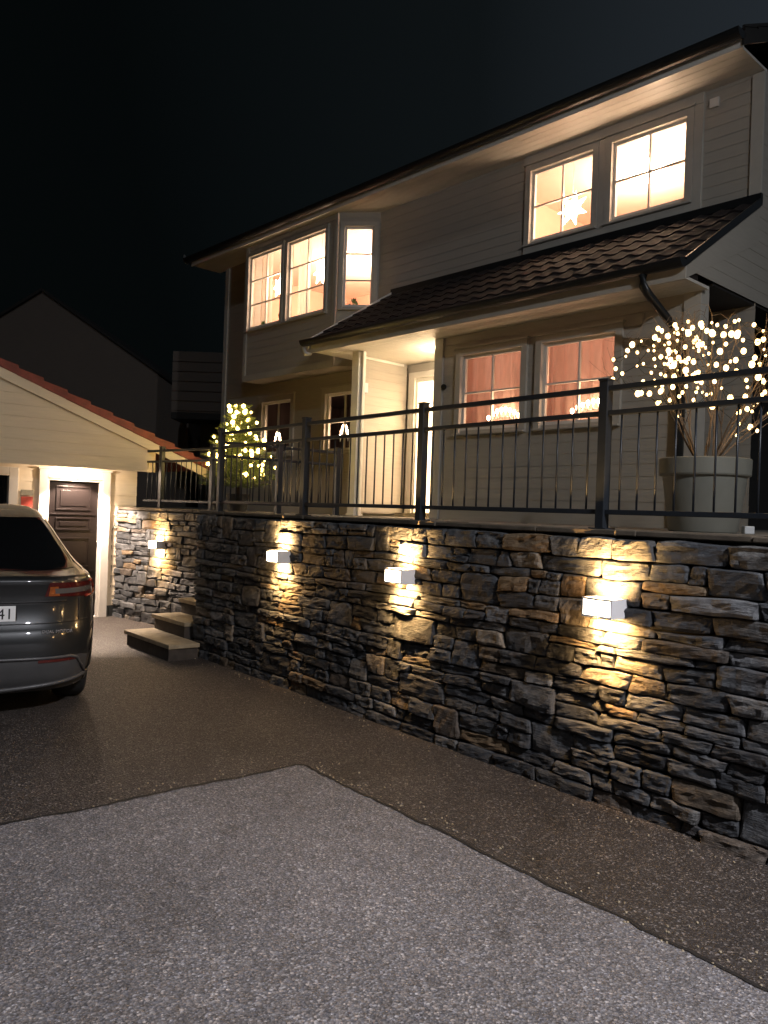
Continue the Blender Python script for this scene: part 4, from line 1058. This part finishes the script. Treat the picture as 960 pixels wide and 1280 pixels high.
# tailgate: shut lines as thin dark grooves
gv = MB(); gv.tube([cpt(phx(.80*(-1+i/20), .72), .725+.0*i, .002) for i in range(41)], .004, 6)
for s in (1, -1): gv.tube([cpt(s*phx(.72, z), z, .002) for z in [.73+.03*k for k in range(7)]], .004, 6)
car.part('tailgate_gap', gv, M['black'])
mb = MB(); mb.tube([cpt(phx(.62*(-1+i/12), .885), .885, .004) for i in range(25)], .007, 8); car.part('tailgate_crease', mb, M['black'])
def text_mb(txt, size, xf, ext=.001, align='RIGHT'):
    cu = bpy.data.curves.new('t', 'FONT'); cu.body = txt; cu.size = size; cu.extrude = ext; cu.align_x = align
    o = bpy.data.objects.new('t', cu); COL.objects.link(o); dg = bpy.context.evaluated_depsgraph_get(); me = o.evaluated_get(dg).to_mesh()
    mb = MB(xf); mb.add([tuple(v.co) for v in me.vertices], [tuple(p.vertices) for p in me.polygons])
    o.evaluated_get(dg).to_mesh_clear(); bpy.data.objects.remove(o); bpy.data.curves.remove(cu); return mb
yp = cint(.80)[0]
mb = MB(); mb.box(-.27, .27, yp-.012, yp+.02, .735, .875); fo = car.part('plate_holder', mb, M['black'], bevel=.004)
mb = MB(); mb.box(-.26, .26, yp-.018, yp-.0125, .748, .862); car.part('number_plate', mb, M['plate'], fo, bevel=.003)
tx = Matrix.Translation((.245, yp-.0195, .766)) @ Matrix.Rotation(PI/2, 4, 'X')
car.part('plate_text', text_mb('41', .112, tx), M['ink'], fo)
zt = .655; pt = cpt(phx(.60, zt), zt)
tx = Matrix.Translation((.66, cpt(phx(.55, zt), zt).y-.012, zt)) @ Matrix.Rotation(.10, 4, 'Z') @ Matrix.Rotation(PI/2, 4, 'X')
car.part('badge', text_mb('DUAL MOTOR', .034, tx, .002), M['chrome'])

# ------------------------------------------------------------------ street lamp behind the viewer
SL = Vector((4.4, -1.6, 0))
T = Thing('street_lamp', 'tall grey street lamp standing on the driveway edge', 'street lamp', W0, SL)
mb = MB(); mb.tube([(0, 0, 0), (0, 0, 1.2), (0, 0, 6.2)], [.07, .055, .04], 12); T.part('pole', mb, M['gutter_end'], local=True)
mb = MB(); mb.tube([(0, 0, 6.15), (-.1, .06, 6.32), (-.5, .35, 6.38)], .03, 10); T.part('arm', mb, M['gutter_end'], local=True)
mb = MB(); mb.box(-.75, -.35, .25, .5, 6.34, 6.42); T.part('lamp_head', mb, M['gutter_end'], local=True, bevel=.01)
mb = MB(); mb.box(-.72, -.38, .27, .48, 6.333, 6.338); T.part('lens', mb, M['street_glow'], local=True)
tgt = Vector((.1, 1.0, 0)); pos = SL+Vector((-.55, .37, 6.30))
lo = T.light('lamp_light', 'SPOT', pos, 2900, (1.0, .94, 1.0), None, spot_size=math.radians(84), spot_blend=1.0, shadow_soft_size=.12)
sp = T.light('lamp_spill', 'SPOT', pos, 980, (.93, .96, 1.0), (Vector((-2.2, 9, 1.5))-pos).to_track_quat('-Z', 'Y').to_euler(), spot_size=math.radians(112), spot_blend=1.0, shadow_soft_size=.12)
lo.rotation_euler = (tgt-pos).to_track_quat('-Z', 'Y').to_euler()

# ------------------------------------------------------------------ sky, night fill, camera
w = bpy.data.worlds.new('World'); S.world = w; w.use_nodes = True; t = w.node_tree; t.nodes.clear()
out = t.nodes.new('ShaderNodeOutputWorld'); bg = t.nodes.new('ShaderNodeBackground'); sky = t.nodes.new('ShaderNodeTexSky')
sky.sky_type = 'NISHITA'; sky.sun_disc = False; sky.sun_elevation = math.radians(-6); sky.sun_rotation = math.radians(60)
tc = t.nodes.new('ShaderNodeTexCoord'); dp = t.nodes.new('ShaderNodeVectorMath'); dp.operation = 'DOT_PRODUCT'
dp.inputs[1].default_value = Vector((.83, .45, .32)).normalized()
t.links.new(tc.outputs['Generated'], dp.inputs[0])
rp = t.nodes.new('ShaderNodeValToRGB'); e = rp.color_ramp.elements
e[0].position = .28; e[0].color = (.016, .026, .028, 1); e[1].position = 1.0; e[1].color = (.32, .40, .50, 1)
e2 = e.new(.62); e2.color = (.055, .075, .085, 1)
t.links.new(dp.outputs['Value'], rp.inputs[0])
ad = t.nodes.new('ShaderNodeMix'); ad.data_type = 'RGBA'; ad.blend_type = 'ADD'; ad.inputs[0].default_value = 1
t.links.new(sky.outputs[0], ad.inputs[6]); t.links.new(rp.outputs[0], ad.inputs[7])
t.links.new(ad.outputs[2], bg.inputs[0]); bg.inputs[1].default_value = .06; t.links.new(bg.outputs[0], out.inputs[0])
sd = bpy.data.lights.new('night_fill', 'SUN'); sd.energy = .09; sd.angle = math.radians(.5); sd.color = (.85, .92, 1.0)  # added weak unseen fill, aimed low to light the house fronts
so = bpy.data.objects.new('night_fill', sd); COL.objects.link(so); so.rotation_euler = Vector((-.15, .8, -.5)).to_track_quat('-Z', 'Y').to_euler()

cd = bpy.data.cameras.new('camera'); cd.sensor_fit = 'VERTICAL'; cd.sensor_height = 24; cd.lens = 24*1000/1280; cd.clip_end = 1000; cd.clip_start = .05
co = bpy.data.objects.new('camera', cd); COL.objects.link(co)
co.matrix_world = Matrix.Translation((0, 0, 1.65)) @ Matrix.Rotation(PI/2, 4, 'X') @ Matrix.Rotation(math.radians(2), 4, 'Z')
S.camera = co
S.view_settings.view_transform = 'Standard'; S.view_settings.look = 'None'; S.view_settings.exposure = .42; S.view_settings.gamma = 1
S.render.engine = 'CYCLES'
S.cycles.use_denoising = True; S.cycles.max_bounces = 6; S.cycles.diffuse_bounces = 4; S.cycles.glossy_bounces = 4; S.cycles.transparent_max_bounces = 12
S.cycles.sample_clamp_indirect = 4; S.cycles.use_light_tree = True; S.cycles.caustics_reflective = False; S.cycles.caustics_refractive = False
